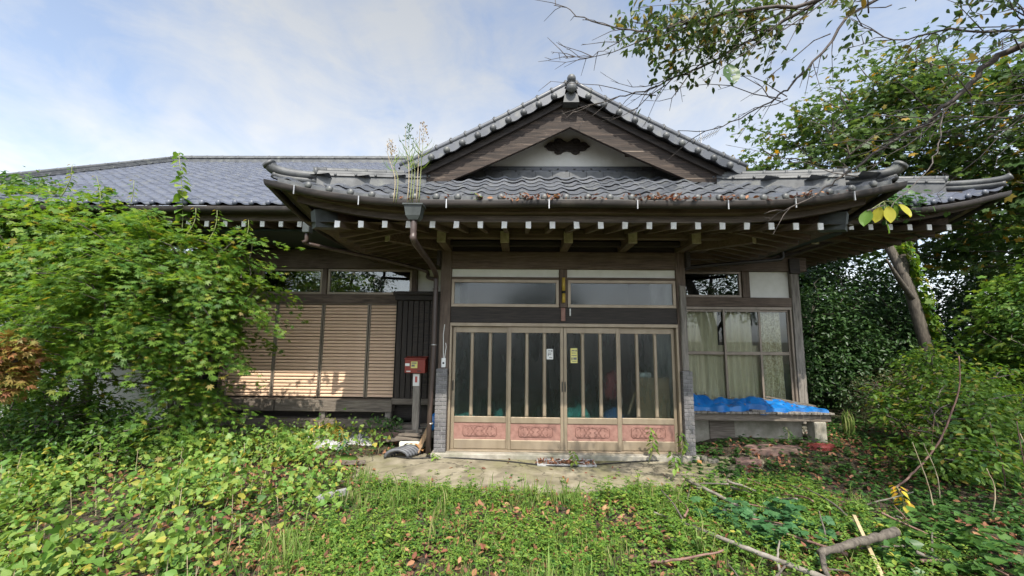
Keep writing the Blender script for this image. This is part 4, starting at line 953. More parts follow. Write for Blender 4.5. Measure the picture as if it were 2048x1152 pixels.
n_ = 70; ub = rng.uniform(.02, .98, n_); vb = rng.uniform(.05, .95, n_); pos = np.array([tarp(a, b_) for a, b_ in zip(ub, vb)])+(0, 0, .008)
tag(scatter('bench_leaves', T_DRY, pos, rng.normal(size=(n_, 3))*.3+(0, -.2, 1), rng.uniform(.03, .06, n_), 'lf_dry', kind='stuff'), 'dead leaves fallen on the blue plastic sheet', 'dead leaves')
# mailbox on its post
mb_ = tag(empty('mailbox', (-1.74, .48, 0)), 'rusty red metal mailbox with stickers on a grey wooden post', 'mailbox')
def mp(mb, nm, mt, par=None):
    o_ = mb.build(nm, mt, par or mb_)
    if par is None: o_.location = (1.74, -.48, 0)
    return o_
mp(MB().cbox(-1.80, -1.675, .44, .54, -.05, 1.26, .01), 'post', 'wood_grey')
bxm = mp(MB().cbox(-1.935, -1.58, .36, .56, 1.24, 1.475, .008), 'box', 'mail_red')
mp(MB().add([(-1.945, .345, 1.476), (-1.57, .345, 1.476), (-1.57, .57, 1.476), (-1.945, .57, 1.476), (-1.945, .345, 1.488), (-1.57, .345, 1.488), (-1.57, .57, 1.512), (-1.945, .57, 1.512)], [(0, 3, 2, 1), (4, 5, 6, 7), (0, 1, 5, 4), (1, 2, 6, 5), (2, 3, 7, 6), (3, 0, 4, 7)]), 'lid', 'mail_red')
mp(MB().box(-1.925, -1.85, .352, .358, 1.36, 1.405), 'sticker', 'paper'); mp(MB().box(-1.825, -1.715, .351, .358, 1.325, 1.435), 'sticker', 'paper_yellow')
mp(MB().box(-1.90, -1.83, .352, .358, 1.262, 1.28), 'sticker', 'paper'); mp(MB().box(-1.715, -1.66, .352, .358, 1.268, 1.285), 'slot', 'black')
mp(MB().box(-1.815, -1.73, .347, .3505, 1.40, 1.42), 'print', 'ink'); mp(MB().box(-1.815, -1.76, .347, .3505, 1.35, 1.385), 'print', 'ink')
mp(MB().box(-1.80, -1.69, .428, .437, 1.02, 1.22), 'notice', 'paper'); mp(MB().box(-1.765, -1.725, .424, .4275, 1.08, 1.18), 'print', 'ink_red')
# notices on the door glass
def notice(x, z, w_, h, mat, label, lines, red=False):
    o_ = empty('paper_notice', (x, .0, z)); tag(o_, label, 'notice', 'notices on the door')
    s_ = MB().box(-w_/2, w_/2, .016, .0195, -h/2, h/2).build('sheet', mat, o_)
    for (a, b_, c, d, ik) in lines: MB().box(a*w_, b_*w_, .0135, .0155, c*h, d*h).build('print', ik, o_)
    return o_
notice(.515, 1.595, .105, .165, 'paper', 'white paper notice taped on the second door leaf', [(-.3, .1, .28, .36, 'ink'), (.15, .4, .25, .38, 'ink'), (-.3, .25, .08, .14, 'ink'), (-.3, .2, -.06, 0, 'ink'), (-.1, .35, -.36, -.3, 'ink'), (-.3, -.2, -.2, .05, 'ink')])
notice(.905, 1.575, .11, .235, 'paper_yellow', 'yellow paper notice taped on the third door leaf', [(-.35, .1, .3, .38, 'ink'), (.2, .42, .28, .40, 'ink'), (-.35, .3, .16, .2, 'ink'), (-.38, .38, -.02, .03, 'ink'), (-.1, .4, -.28, -.12, 'ink'), (-.4, -.2, -.3, -.12, 'ink'), (-.35, .35, -.4, -.36, 'ink')])
# things kept behind the frosted glass
def sack(name, mat, c, r_, label, cat, sc=(1, .7, 1.2)):
    m = MB().ball((0, 0, 0), 1, 16, 10); m.v = [(c[0]+x*r_*sc[0]*(1+.12*math.sin(5*z+3*x)), c[1]+y*r_*sc[1], c[2]+r_*sc[2]*max(-.85, z*(1+.1*math.sin(7*x+4*y)))) for x, y, z in m.v]
    return thing(m, name, mat, label, cat, smooth=True)
sack('bag', 'teal_cloth', (1.0, .30, .42), .22, 'teal bag behind the glass of the third door leaf', 'bag', (1.2, .6, 1.5))
sack('bag', 'teal_cloth', (-.86, .30, .42), .20, 'green plastic bag behind the glass of the first door leaf', 'bag', (1.3, .6, .95))
sack('bag', 'teal_cloth', (-.30, .32, .40), .13, 'small green bag low behind the first door leaf, right pane', 'bag', (.8, .6, 2.1))
sack('bag', 'blue_cloth', (1.60, .32, .44), .17, 'blue bag behind the glass where the right leaves overlap', 'bag', (1.2, .6, 1.6))
sack('cloth_bundle', 'red_cloth', (1.62, .45, 1.05), .16, 'dark red cloth bundle behind the glass above the blue bag', 'bundle', (.9, .5, 1.6))
thing(MB().cbox(1.98, 2.50, .22, .30, .09, 1.22, .01), 'cabinet', 'plank_tan', 'brown wooden cabinet behind the glass of the right door leaf', 'cabinet')
thing(MB().cbox(2.02, 2.20, .20, .31, 1.225, 1.30, .01), 'carton', 'paper', 'white carton on the cabinet behind the right door leaf', 'carton')
thing(MB().obox((1.82, .28, .62), (1.95, .28, .98), .05, .03), 'stick', 'plank_tan', 'pale wooden stick behind the glass beside the blue bag', 'stick')

# pile beside the drain pipe
thing(MB().cbox(-1.93, -1.55, .20, .46, .02, .15, .01), 'foam_block', 'foam', 'white foam block under the pile of broken boards', 'foam block')
brd = [((-2.25, .55, .10), (-1.50, .62, .14), .10, .05), ((-2.02, .30, .19), (-1.52, .34, .17), .16, .03), ((-1.98, .42, .225), (-1.58, .30, .235), .12, .03), ((-2.3, .78, .20), (-1.45, .72, .24), .12, .04), ((-1.9, .46, .265), (-1.62, .50, .27), .09, .05), ((-2.2, .85, .26), (-1.5, .83, .30), .12, .04)]
for p0, p1, w_, h in brd: thing(MB().obox(p0, p1, w_, h), 'broken_board', 'wood_greyx', 'short weathered board in the pile below the mailbox', 'board', 'boards piled below the mailbox')
thing(MB().obox((-1.60, .06, .03), (-1.43, .16, .42), .14, .02), 'plank', 'plank_tan', 'tan plank leaning on the brown drain pipe', 'plank')
sack('bag', 'tarp', (-1.44, .55, .40), .12, 'small blue plastic bag beside the left brick pier', 'bag', (1, .7, 1.3))
hs = tag(empty('hose_coil', (-1.78, -.02, 0)), 'grey corrugated hose coiled beside the drain pipe', 'hose')
for k in range(5):
    m = MB(); pts = [(.03*k-.05, -.12+.045*k, 0)]
    arc = [(-.19+.03*k+.18*math.cos(t)*(1-.0*k)+.12, -.16+.055*k, .01+(.115-.0*k)*math.sin(t)) for t in np.linspace(math.pi, .1, 11)]
    m.tube(arc, .026, 8).build('loop', 'hose_grey', hs, True)
cbx = thing(MB().grid(10, 6, lambda u, v: (-1.92+.42*u, .02+.16*v, .05+.13*math.sin(math.pi*u)*(1-.3*v)+.01*math.sin(u*20))), 'cardboard_sheet', 'cardboard', 'bent brown cardboard sheet behind the coiled hose', 'cardboard', smooth=True)
# cable in front of the sill
pts = [(-1.95, -.10, .02), (-1.6, -.22, .03), (-1.2, -.16, .03), (-.6, -.22, .03), (-.1, -.32, .03), (.35, -.47, .035), (.8, -.50, .04), (1.3, -.36, .03), (1.9, -.20, .03), (2.5, -.13, .03), (2.8, -.12, .03)]
thing(MB().tube(smoothpath([(x, y, float(gz(x, y))+.042) for x, y, z in pts], 5), .009, 6), 'cable', 'black', 'black cable lying along the ground before the door', 'cable', smooth=True)
# door mat frame with leaf litter
mat_ = tag(empty('boot_scraper', (.72, -.34, 0)), 'pale metal boot scraper frame full of dead leaves before the door', 'boot scraper')
z0 = float(gz(.72, -.34))+.03
fr_ = MB().cbox(-.43, .43, -.15, -.13, z0, z0+.028, .003).cbox(-.41, .41, .12, .14, z0, z0+.028, .003).cbox(-.43, -.412, -.13, .14, z0, z0+.028, .003).cbox(.412, .43, -.13, .14, z0, z0+.028, .003).build('frame', 'sheet_white', mat_)
for a, b_ in (((-.4, -.12), (0, .12)), ((0, .12), (.4, -.12)), ((-.4, .11), (0, -.12)), ((0, -.12), (.4, .11))): MB().obox((a[0], a[1], z0+.02), (b_[0], b_[1], z0+.02), .012, .01).build('bar', 'sheet_white', mat_)
n_ = 380; pos = np.stack([rng.uniform(-.40, .40, n_), rng.uniform(-.12, .12, n_), z0+rng.uniform(0, .02, n_)], 1)
scatter('dead_leaves', T_DRY, pos, rng.normal(size=(n_, 3))*.5+(0, 0, 1), rng.uniform(.03, .07, n_), 'lf_dry', mat_, kind='stuff')
# stepping stones
def slab(name, mat, cx, cy, rx, ry, h, label, cat):
    n_ = 14; ring = [(1+.10*math.sin(3*i+cx)+.06*math.cos(5*i)) for i in range(n_)]; V = []
    z_ = float(gz(cx, cy))
    for zz, k in ((-.06, 1.04), (h-.02, 1.0), (h, .93)):
        V += [(cx+rx*k*ring[i]*math.cos(6.283*i/n_), cy+ry*k*ring[i]*math.sin(6.283*i/n_), z_+zz) for i in range(n_)]
    F = [(j*n_+i, j*n_+(i+1) % n_, (j+1)*n_+(i+1) % n_, (j+1)*n_+i) for j in range(2) for i in range(n_)]+[tuple(2*n_+i for i in range(n_))]
    thing(MB().add(V, F), name, mat, label, cat)
slab('stepping_stone', 'stone_red', 3.42, -.30, .21, .13, .06, 'small reddish stepping stone nearest the door', 'stone')
slab('stepping_stone', 'stone_red', 4.05, .10, .46, .17, .06, 'largest flat reddish stepping stone before the bench', 'stone')
slab('stepping_stone', 'red_tile', 4.92, .25, .23, .12, .075, 'dark red stepping stone beside the bench leg', 'stone')
slab('rock', 'stone', 2.85, -.06, .09, .07, .09, 'rounded grey rock at the foot of the right brick pier', 'rock')
slab('rock', 'stone', 2.98, -.16, .08, .06, .06, 'flat grey rock in front of the thin drain pipe', 'rock')
slab('clay_pot', 'cardboard', 2.75, -.20, .035, .035, .06, 'tiny orange clay pot by the right brick pier', 'pot')
# rubbish under the shutters
def crumple(name, mat, cx, cy, rx, ry, h, label, cat, sd):
    def f(u, v):
        a, b_ = 2*u-1, 2*v-1; k = max(0, 1-(a*a+b_*b_))
        x = cx+rx*a*(1+.1*math.sin(9*b_+sd)); y = cy+ry*b_*(1+.12*math.sin(7*a+sd))
        return (x, y, float(gz(x, y))+.01+h*k**.6*(.75+.3*math.sin(7*a+5*b_+sd)*math.sin(9*b_-4*a+sd))+.012*abs(math.sin(23*a+17*b_+sd)))
    return thing(MB().grid(30, 18, f), name, mat, label, cat, smooth=True)
crumple('plastic_sheet', 'tarp_yellow', -3.45, .92, .42, .20, .26, 'crumpled yellow plastic sheet below the shutters', 'plastic sheet', 1)
crumple('plastic_sheet', 'sheet_white', -3.75, .62, .55, .22, .17, 'crumpled white plastic sheet in front of the yellow one', 'plastic sheet', 3)
crumple('plastic_sheet', 'sheet_white', -2.75, .68, .30, .16, .15, 'small crumpled white sheet right of the yellow one', 'plastic sheet', 5)
crumple('sandbag', 'sheet_white', -3.15, .30, .30, .15, .12, 'grey white sandbag lying at the edge of the path', 'sandbag', 8)
planter = tag(empty('planter', (-2.35, .75, .0)), 'brown clay planter box with green weeds near the boards', 'planter')
MB().cbox(-.28, .28, -.09, .09, .02, .19, .012).build('box', 'stone_red', planter)
n_ = 260; pos = np.stack([rng.uniform(-.3, .3, n_), rng.normal(0, .10, n_), rng.uniform(.15, .42, n_)], 1)
scatter('leaves', T_OVAL, pos, rng.normal(size=(n_, 3))+(0, -.3, 1), rng.uniform(.04, .08, n_), 'lf_ivy', planter, kind='stuff')
V = MB(); dz = float(gz(-2.55, -.42))
thing(V.tube([(-2.55, -.42, dz+.02), (-2.55, -.42, dz+.05), (-2.55, -.42, dz+.075)], [.11, .16, .17], 14), 'basin', 'lf_weed', 'pale green plastic basin beside the heart-leaved plants', 'basin', smooth=True)
thing(MB().obox((-2.75, -.62, float(gz(-2.75, -.62))+.05), (-2.22, -.48, float(gz(-2.2, -.48))+.05), .05, .05), 'timber', 'wood_greyx', 'short dark timber lying before the green basin', 'timber')
thing(MB().obox((-2.26, -1.93, .04), (-1.98, -1.72, .06), .07, .06), 'timber', 'sheet_white', 'pale block of timber at the edge of grass', 'timber')
# television antenna behind the gable
an = tag(empty('antenna', (5.9, 6.0, 6.6)), 'thin television antenna standing behind the right roof slope', 'antenna')
MB().tube([(0, 0, -.8), (0, 0, 2.05)], .025, 6).build('mast', 'steel', an)
MB().tube([(-.75, 0, 1.38), (.6, .0, 2.05)], .014, 5).build('boom', 'steel', an)
for k in range(14):
    t = k/13; x, z = lerp(-.72, .58, t), lerp(1.395, 2.04, t); MB().tube([(x, -.22, z+.03), (x, .22, z-.03)], .008, 4).build('element', 'steel', an)
# small lean-to roof seen past the right corner
sh_ = tag(empty('shed', (6.9, 6.4, 0)), 'low dark shed roof half hidden beyond the right corner', 'shed')
MB().cbox(-.9, 1.2, -.6, 2.0, 0, 2.55).build('wall', 'wood_darkz', sh_)
MB().add([(-1.2, -1.0, 2.55), (1.6, -1.0, 2.55), (1.6, .9, 3.15), (-1.2, .9, 3.15), (-1.2, -1.0, 2.63), (1.6, -1.0, 2.63), (1.6, .9, 3.23), (-1.2, .9, 3.23)], [(0, 3, 2, 1), (4, 5, 6, 7), (0, 1, 5, 4), (1, 2, 6, 5), (3, 0, 4, 7), (2, 3, 7, 6)]).build('roof', 'gutter', sh_)

# ------------------------------------------------------------------ trees and shrubs
def nrm_(v): return v/(np.linalg.norm(v, axis=-1, keepdims=True)+1e-9)
def crown_pads(ells, npads, inner=.5):
    vols = np.array([e[3]*e[4]*e[5] for e in ells])**.75; pick = rng.choice(len(ells), npads, p=vols/vols.sum())
    E_ = np.array(ells)[pick]; d = nrm_(rng.normal(size=(npads, 3))); r_ = (inner+(1-inner)*rng.random((npads, 1))**.7)*np.where(rng.random((npads, 1)) < .14, 1.22, 1.0)
    return E_[:, :3]+d*r_*E_[:, 3:6], d
def foliage(name, ells, npads, per, pad_r, tmpl, size, mat, parent, flat=.22, up_=.9, out=.45, inner=.5, keep=None, jitter=.4, droop=.15, spray=1.0):
    c, d = crown_pads(ells, npads, inner)
    if keep is not None: k = keep(c); c, d = c[k], d[k]
    n = len(c); pn = nrm_(np.array([[0, 0, up_]])+d*out+rng.normal(size=(n, 3))*.22)
    t1 = nrm_(np.cross(pn, rng.normal(size=(n, 3)))); t2 = np.cross(pn, t1)
    R_ = pad_r*rng.uniform(.6, 1.35, (n, 1))
    idx = np.repeat(np.arange(n), per); N = len(idx); rr = np.sqrt(rng.random((N, 1)))*R_[idx]; th = rng.random((N, 1))*6.283
    if spray > 1:                                       # sprays stretched outward from the trunk
        ho = d*np.array([[1, 1, .25]]); t1 = nrm_(ho-(ho*pn).sum(1, keepdims=True)*pn); t2 = np.cross(pn, t1)
        rad = t1[idx]*np.cos(th)*spray+t2[idx]*np.sin(th)/spray**.6
    else: rad = t1[idx]*np.cos(th)+t2[idx]*np.sin(th)
    pos = c[idx]+rad*rr+pn[idx]*rng.normal(size=(N, 1))*flat*R_[idx]; pos[:, 2] -= droop*(rr[:, 0]**2)/R_[idx][:, 0]
    nn = pn[idx]+rng.normal(size=(N, 3))*jitter
    td = rad+np.array([[0, 0, -.35]])+rng.normal(size=(N, 3))*.5
    o_ = scatter(name, tmpl, pos, nn, size*rng.uniform(.65, 1.25, N), mat, parent, td)
    return o_, c
def limbs(name, stems, ends, mat, parent, r0=.016, sag=.12, maxn=260):
    """stems: list of (points, radii); ends: pad centres joined to the nearest stem point below them"""
    m = MB()
    S = []
    for pts, rad in stems:
        sp = smoothpath(pts, 4); rr = np.interp(np.linspace(0, 1, len(sp)), np.linspace(0, 1, len(rad)), rad); m.tube(sp, list(rr), 9)
        S += sp[len(sp)//5:]
    S = np.array(S); ends = np.array(ends[:maxn]); d0 = np.array([np.min(np.linalg.norm(S-e, axis=1)) for e in ends])
    W_ = np.zeros(len(S))                                # cost already travelled from the stem
    for e in ends[np.argsort(d0)]:
        ds = np.linalg.norm(S-e, axis=1); k_ = np.argmin(ds+np.maximum(0, S[:, 2]-e[2]+.1)*1.5+W_*.55); s_ = S[k_]
        S = np.vstack([S, e]); W_ = np.append(W_, W_[k_]+ds[k_])
        mid = (s_+e)/2+np.array([rng.normal()*.08, rng.normal()*.08, sag*np.linalg.norm(e-s_)*.5])
        L = np.linalg.norm(e-s_); m.tube([tuple(s_), tuple(mid), tuple(e)], [r0*min(1, .4+L*.5), r0*.55, r0*.18], 5, False)
    return m.build(name, mat, parent, True)
def plant(name, label, cat, stems, ells, npads, per, pad_r, tmpl, size, mat, bark='bark', group=None, r0=.016, maxn=260, **k):
    o_ = tag(empty(name, stems[0][0][0]), label, cat, group); base = Vector(stems[0][0][0])
    cr, c = foliage('crown', ells, npads, per, pad_r, tmpl, size, mat, o_, **k)
    tr = limbs('trunk', stems, c, bark, o_, r0, maxn=maxn)
    for ch in (cr, tr): ch.location = -base
    return o_
# Japanese maple in front of the shutters, layered sprays
plant('maple_tree', 'green Japanese maple with layered sprays hiding the left shutters', 'tree',
      [([(-5.5, .05, 0), (-5.45, .0, .9), (-5.2, -.15, 1.9), (-4.9, -.2, 2.9)], [.055, .045, .035, .015]),
       ([(-5.55, .08, 0), (-5.75, .1, 1.0), (-6.0, .0, 2.0), (-6.1, -.1, 3.2)], [.05, .042, .03, .012]),
       ([(-5.45, -.02, 0), (-5.1, -.3, .7), (-4.7, -.5, 1.4), (-4.3, -.5, 2.0)], [.04, .034, .024, .01])],
      [(-5.45, -1.05, 2.65, 1.20, .9, 1.0), (-4.7, -.95, 2.60, .95, .7, .70), (-5.1, -.7, 1.35, 1.05, .6, .75), (-4.75, -.8, .85, .75, .5, .40), (-5.9, -1.0, 2.1, 1.1, .9, 1.0), (-4.25, -.8, 3.0, .55, .45, .38), (-4.45, -.5, 1.9, .50, .4, .5), (-4.2, -.7, 2.4, .42, .40, .25), (-5.0, -1.1, 1.9, .8, .5, .25)],
      330, 66, .33, T_MAPLE, .064, 'lf_maple', flat=.06, inner=.25, droop=.22, spray=2.1, jitter=.3, keep=lambda c: ((c[:, 0] < -5.3) | (c[:, 2]-1.39*(1.38-c[:, 1]) < .42)) & ((c[:, 2] > 1.75) | (rng.random(len(c)) < .8)))
plant('maple_tree', 'broad green tree filling the far left, behind the Japanese maple', 'tree',
      [([(-7.4, .4, 0), (-7.3, .3, 1.2), (-7.0, .2, 2.4), (-6.7, .1, 3.4)], [.08, .06, .045, .02]), ([(-7.5, .4, 0), (-7.9, .3, 1.4), (-8.1, .2, 2.6)], [.06, .05, .02])],
      [(-7.1, .0, 3.05, 1.45, 1.1, 1.2), (-8.2, .2, 3.3, 1.4, 1.1, 1.3), (-6.45, -.2, 3.3, .95, .8, .65), (-7.6, -.4, 1.4, 1.3, .8, .9)],
      400, 56, .34, T_MAPLE5, .068, 'lf_maple', flat=.10, inner=.35, spray=1.8)
plant('young_tree', 'leafy young tree reaching above the maples at the left edge', 'tree',
      [([(-9.3, 1.0, 0), (-9.2, .9, 2.0), (-9.0, .8, 3.6)], [.06, .05, .02])],
      [(-9.3, .7, 4.0, .8, .8, .9), (-9.8, .8, 3.0, 1.0, .9, 1.2)], 150, 50, .32, T_OVAL, .10, 'lf_shrub', flat=.3)
plant('red_maple_bush', 'orange-red maple bush at the left edge of the yard', 'bush',
      [([(-6.1, -1.9, 0), (-6.05, -1.95, .8), (-5.9, -1.95, 1.5)], [.03, .025, .01])],
      [(-6.0, -1.9, 1.66, .22, .3, .18), (-6.12, -1.9, 1.36, .30, .3, .26)], 60, 50, .16, T_MAPLE, .065, 'lf_red', flat=.15, inner=.2)
plant('garden_shrub', 'low green shrub beneath the maples at the left edge', 'bush',
      [([(-6.6, -1.0, 0), (-6.5, -1.0, .5), (-6.3, -1.0, .8)], [.03, .02, .01])],
      [(-6.4, -1.0, .65, .9, .7, .45), (-5.6, -1.1, .45, .8, .5, .35)], 140, 40, .22, T_OVAL, .075, 'lf_shrub', flat=.4)
# tall shoot with big leaves standing above the maple
def shoot(name, label, base, top, nl, size, mat, stem='stem_green', r_=.010, lean=.2, cat='plant', whorl=2, fromz=.3, group=None, tmpl=T_HEART):
    o_ = tag(empty(name, base), label, cat, group); b_ = np.array(base, float); t_ = np.array(top, float)-b_
    pts = [tuple(t_*s_+np.array([lean*.3*math.sin(s_*3.1), 0, 0])) for s_ in np.linspace(0, 1, 7)]
    MB().tube(pts, list(np.linspace(r_, r_*.4, 7)), 6).build('stem', stem, o_, True)
    P_ = np.array(pts); pos, nn, td, sc = [], [], [], []
    for k in range(nl):
        s_ = fromz+(1-fromz)*k/max(1, nl-1); p_ = np.array([np.interp(s_, np.linspace(0, 1, 7), P_[:, a]) for a in range(3)])
        for w_ in range(whorl):
            a = k*2.4+w_*6.283/whorl+rng.normal()*.3; dv = np.array([math.cos(a), math.sin(a), .15])
            pos.append(p_+dv*size*.18); td.append(dv+np.array([0, 0, -.35])); nn.append(np.array([0, 0, 1])+dv*.55+rng.normal(size=3)*.2); sc.append(size*(1.05-.45*s_)*rng.uniform(.8, 1.2))
    scatter('leaves', tmpl, pos, nn, sc, mat, o_, td)
    return o_
shoot('vine_shoot', 'tall vine shoot with big bright leaves rising above the maple', (-5.35, -.45, 2.6), (-5.42, -.6, 4.72), 19, .17, 'lf_weed', whorl=2, fromz=.35, lean=.3)
for k, (x, y, z, h, lb) in enumerate(((-4.75, -.7, 3.2, .55, 'short leafy shoot on top of the maple, left of the porch corner'), (-6.9, -.3, 3.7, .75, 'leafy shoot at the top of the tree on the left'), (-4.25, -.7, 3.15, .45, 'thin leafy shoot at the right edge of the maple top'), (-6.3, -.5, 3.55, .75, 'leafy shoot left of the tall vine shoot'), (-7.7, -.2, 4.1, .6, 'leafy shoot against the roof at the far left'), (-5.0, -.8, 3.3, .45, 'short leafy shoot right of the tall vine shoot'))):
    shoot('leafy_shoot', lb, (x, y, z), (x+.12*(1 if k != 1 else -1), y, z+h), 9, .10, 'lf_maple', whorl=2, tmpl=T_OVAL, group='shoots above the left trees')
# weeds rooted in the gutter hopper
for k, (x, dx, h, lb) in enumerate(((-1.22, .02, 1.00, 'tall weed with bare seed heads growing from the rain hopper'), (-1.33, -.05, .98, 'leafy weed growing from the rain hopper, thickest of three'), (-1.50, -.10, .78, 'short weed growing from the gutter left of the hopper'))):
    y = EY-.06; z = 3.47; o_ = tag(empty('gutter_weed', (x, y, z)), lb, 'plant', 'weeds in the gutter')
    for j in range(2+(k == 1)):
        xo = .03*j-.03; top = (dx+xo*1.5, .02*j, h*(1-.10*j))
        pts = smoothpath([(xo, 0, 0), (xo*1.2+.01, 0, h*.4), (lerp(xo, top[0], .8), .01, h*.75*(1-.1*j)), top], 4)
        MB().tube(pts, list(np.linspace(.007, .002, len(pts))), 5).build('stem', 'stem_dry' if j == 0 else 'stem_green', o_, True)
    n_ = [14, 34, 10][k]; s_ = rng.uniform(.42, .68, n_); a = rng.uniform(0, 6.28, n_)
    pos = np.stack([dx*s_+.02*np.cos(a), .02*np.sin(a), s_*h], 1); td = np.stack([np.cos(a), np.sin(a), rng.uniform(.2, 1.1, n_)], 1)
    scatter('leaves', T_GRASS, pos, np.stack([-np.cos(a)*.5, -np.sin(a)*.5-.3, np.ones(n_)], 1), rng.uniform(.12, .22, n_), 'lf_weed', o_, td)
    V = np.array(T_GRASS[0]); n_ = 90; s_ = rng.uniform(.74, 1.03, n_); a = rng.uniform(0, 6.28, n_); rr = rng.uniform(0, .085, n_)*(1.12-s_)/.3
    pos = np.stack([dx*s_+rr*np.cos(a), rr*np.sin(a), s_*h], 1)
    scatter('seed_heads', T_OVAL, pos, rng.normal(size=(n_, 3)), rng.uniform(.018, .034, n_), 'lf_drytan' if k != 1 else 'lf_ivy', o_, np.stack([np.cos(a), np.sin(a), np.ones(n_)*1.2], 1), kind='stuff')
shoot('sprout', 'tiny bright green sprout in the porch gutter', (-.56, EY-.04, 3.49), (-.55, EY-.05, 3.60), 4, .07, 'lf_weed', tmpl=T_OVAL)
n_ = 900; u = np.concatenate([rng.uniform(-.5, 3.6, 700), rng.uniform(-1.6, 4.0, 200)]); cl = .5+.5*np.sin(u*6.1)*np.sin(u*2.3+1)
k_ = rng.random(n_) < .15+cl*.9
pos = np.stack([u, EY+rng.normal(.0, .05, n_), np.array([3.515+sweep_lift(min(a-(XC-EH), XC+EH-a)) for a in u])+rng.uniform(0, .05, n_)], 1)[k_]
tag(scatter('gutter_leaves', T_DRY, pos, rng.normal(size=(len(pos), 3))*.6+(0, -.2, 1), rng.uniform(.04, .085, len(pos)), 'lf_dry', kind='stuff'), 'brown dead leaves lying along the porch gutter', 'dead leaves')

# trees on the right
plant('broadleaf_tree', 'ivy-clad leaning tree with broad green crown behind the right wing', 'tree',
      [([(9.75, 3.0, 0), (9.6, 3.0, 1.0), (9.42, 3.0, 1.9), (9.25, 3.0, 2.9), (9.05, 3.05, 3.7), (8.7, 3.2, 4.9), (8.3, 3.3, 6.2)], [.16, .14, .125, .115, .10, .075, .035]),
       ([(9.1, 3.05, 3.4), (9.7, 3.3, 4.6), (10.6, 3.6, 6.0), (11.3, 4, 7.4)], [.13, .11, .08, .03]), ([(9.3, 3.0, 2.8), (8.7, 2.7, 3.3), (8.3, 2.5, 3.7)], [.07, .05, .02])],
      [(9.3, 3.9, 7.3, 2.2, 1.6, 1.9), (11.4, 4.0, 6.6, 2.2, 1.7, 2.3), (8.0, 4.4, 5.7, 2.1, 1.3, 1.1), (10.9, 4.2, 9.0, 2.2, 1.5, 1.3), (12.5, 4.5, 4.6, 2, 1.6, 1.4), (6.8, 4.5, 6.3, 1.2, 1.0, .8), (7.5, 4.2, 7.6, 1.2, 1.0, 1.1)],
      470, 24, .58, T_MAPLE5, .125, 'lf_bigmaple', bark='bark', flat=.35, inner=.0, r0=.03)
n_ = 300; zz = rng.uniform(1.9, 4.2, n_); cxs = np.interp(zz, [0, 1.0, 1.9, 2.9, 3.7, 4.9], [9.75, 9.6, 9.42, 9.25, 9.05, 8.7]); a = rng.uniform(4.9, 7.2, n_); rr = rng.uniform(.16, .32, n_)
tag(scatter('ivy', T_IVY, np.stack([cxs+rr*np.cos(a)+.07, 3.0+rr*np.sin(a), zz], 1), np.stack([np.cos(a), np.sin(a), .4+0*a], 1)+rng.normal(size=(n_, 3))*.3, rng.uniform(.06, .13, n_), 'lf_maple'), 'bright ivy climbing the leaning tree trunk', 'ivy')
plant('broadleaf_tree', 'tall broad-leaved tree at the right edge of the yard', 'tree',
      [([(13.2, 2.4, 0), (13.0, 2.4, 2.4), (12.6, 2.4, 4.6), (12.2, 2.5, 7.0)], [.2, .17, .12, .05])],
      [(11.4, 2.4, 5.6, 1.9, 1.5, 2.2), (12.3, 2.2, 3.6, 1.8, 1.6, 1.6), (11.0, 2.0, 7.6, 1.6, 1.3, 1.2)], 170, 26, .55, T_MAPLE5, .13, 'lf_bigmaple', flat=.35, inner=.0, r0=.03)
for k, (x, y, z, rx, ry, rz, lb) in enumerate(((8.0, 4.6, 1.9, 1.7, 1.2, 1.75, 'dark evergreen shrub nearest the house, right of the corner post'), (10.6, 5.2, 1.9, 1.9, 1.3, 1.9, 'dark evergreen shrub directly behind the leaning trunk'), (13.4, 5.0, 2.2, 2.0, 1.5, 2.2, 'dark evergreen shrub at the far right behind the trees'), (7.6, 8.2, 2.6, 2.2, 1.4, 2.4, 'tall dark evergreen behind the shed roof'), (12.0, 8.5, 3.4, 3.0, 1.6, 3.3, 'big dark evergreen in the far right background'), (8.6, 7.6, 3.9, 2.0, 1.2, 1.7, 'rounded evergreen crown showing under the right eave'), (16.5, 6.5, 3.4, 3.0, 1.8, 3.4, 'evergreen mass at the right border of the picture'))):
    plant('evergreen_shrub', lb, 'bush', [([(x, y, 0), (x+.05, y, z*.6), (x, y, z*1.2)], [.09, .07, .03])], [(x, y, z, rx, ry, rz), (x+.3, y-.3, z*.6, rx*.9, ry, rz*.6)], 420, 40, .36, T_OVAL, .11 if k < 3 else .19, 'lf_dark', flat=.5, inner=.35, group='dark evergreens on the right', maxn=120)
plant('azalea_bush', 'low brownish azalea bush beneath the dark evergreens', 'bush', [([(8.3, 2.3, 0), (8.3, 2.3, .4), (8.2, 2.3, .8)], [.05, .04, .02])],
      [(8.1, 2.3, .60, 1.1, .75, .58), (9.1, 2.5, .75, .95, .8, .62)], 300, 34, .20, T_OVAL, .055, 'lf_azalea', flat=.5, inner=.5, maxn=150)
plant('leafy_bush', 'dense leafy bush on the bank at the right edge', 'bush', [([(6.4, -.3, 0), (6.3, -.35, .5), (6.2, -.4, 1.0)], [.03, .022, .01]), ([(6.0, -.6, 0), (5.9, -.7, .5), (5.7, -.8, .95)], [.025, .02, .01])],
      [(6.5, -.35, .75, .85, .8, .60), (5.75, -.9, .45, .72, .6, .36), (7.1, .3, 1.1, .9, .8, .75)], 200, 36, .26, T_OVAL, .09, 'lf_maple', flat=.3, inner=.3, maxn=160)
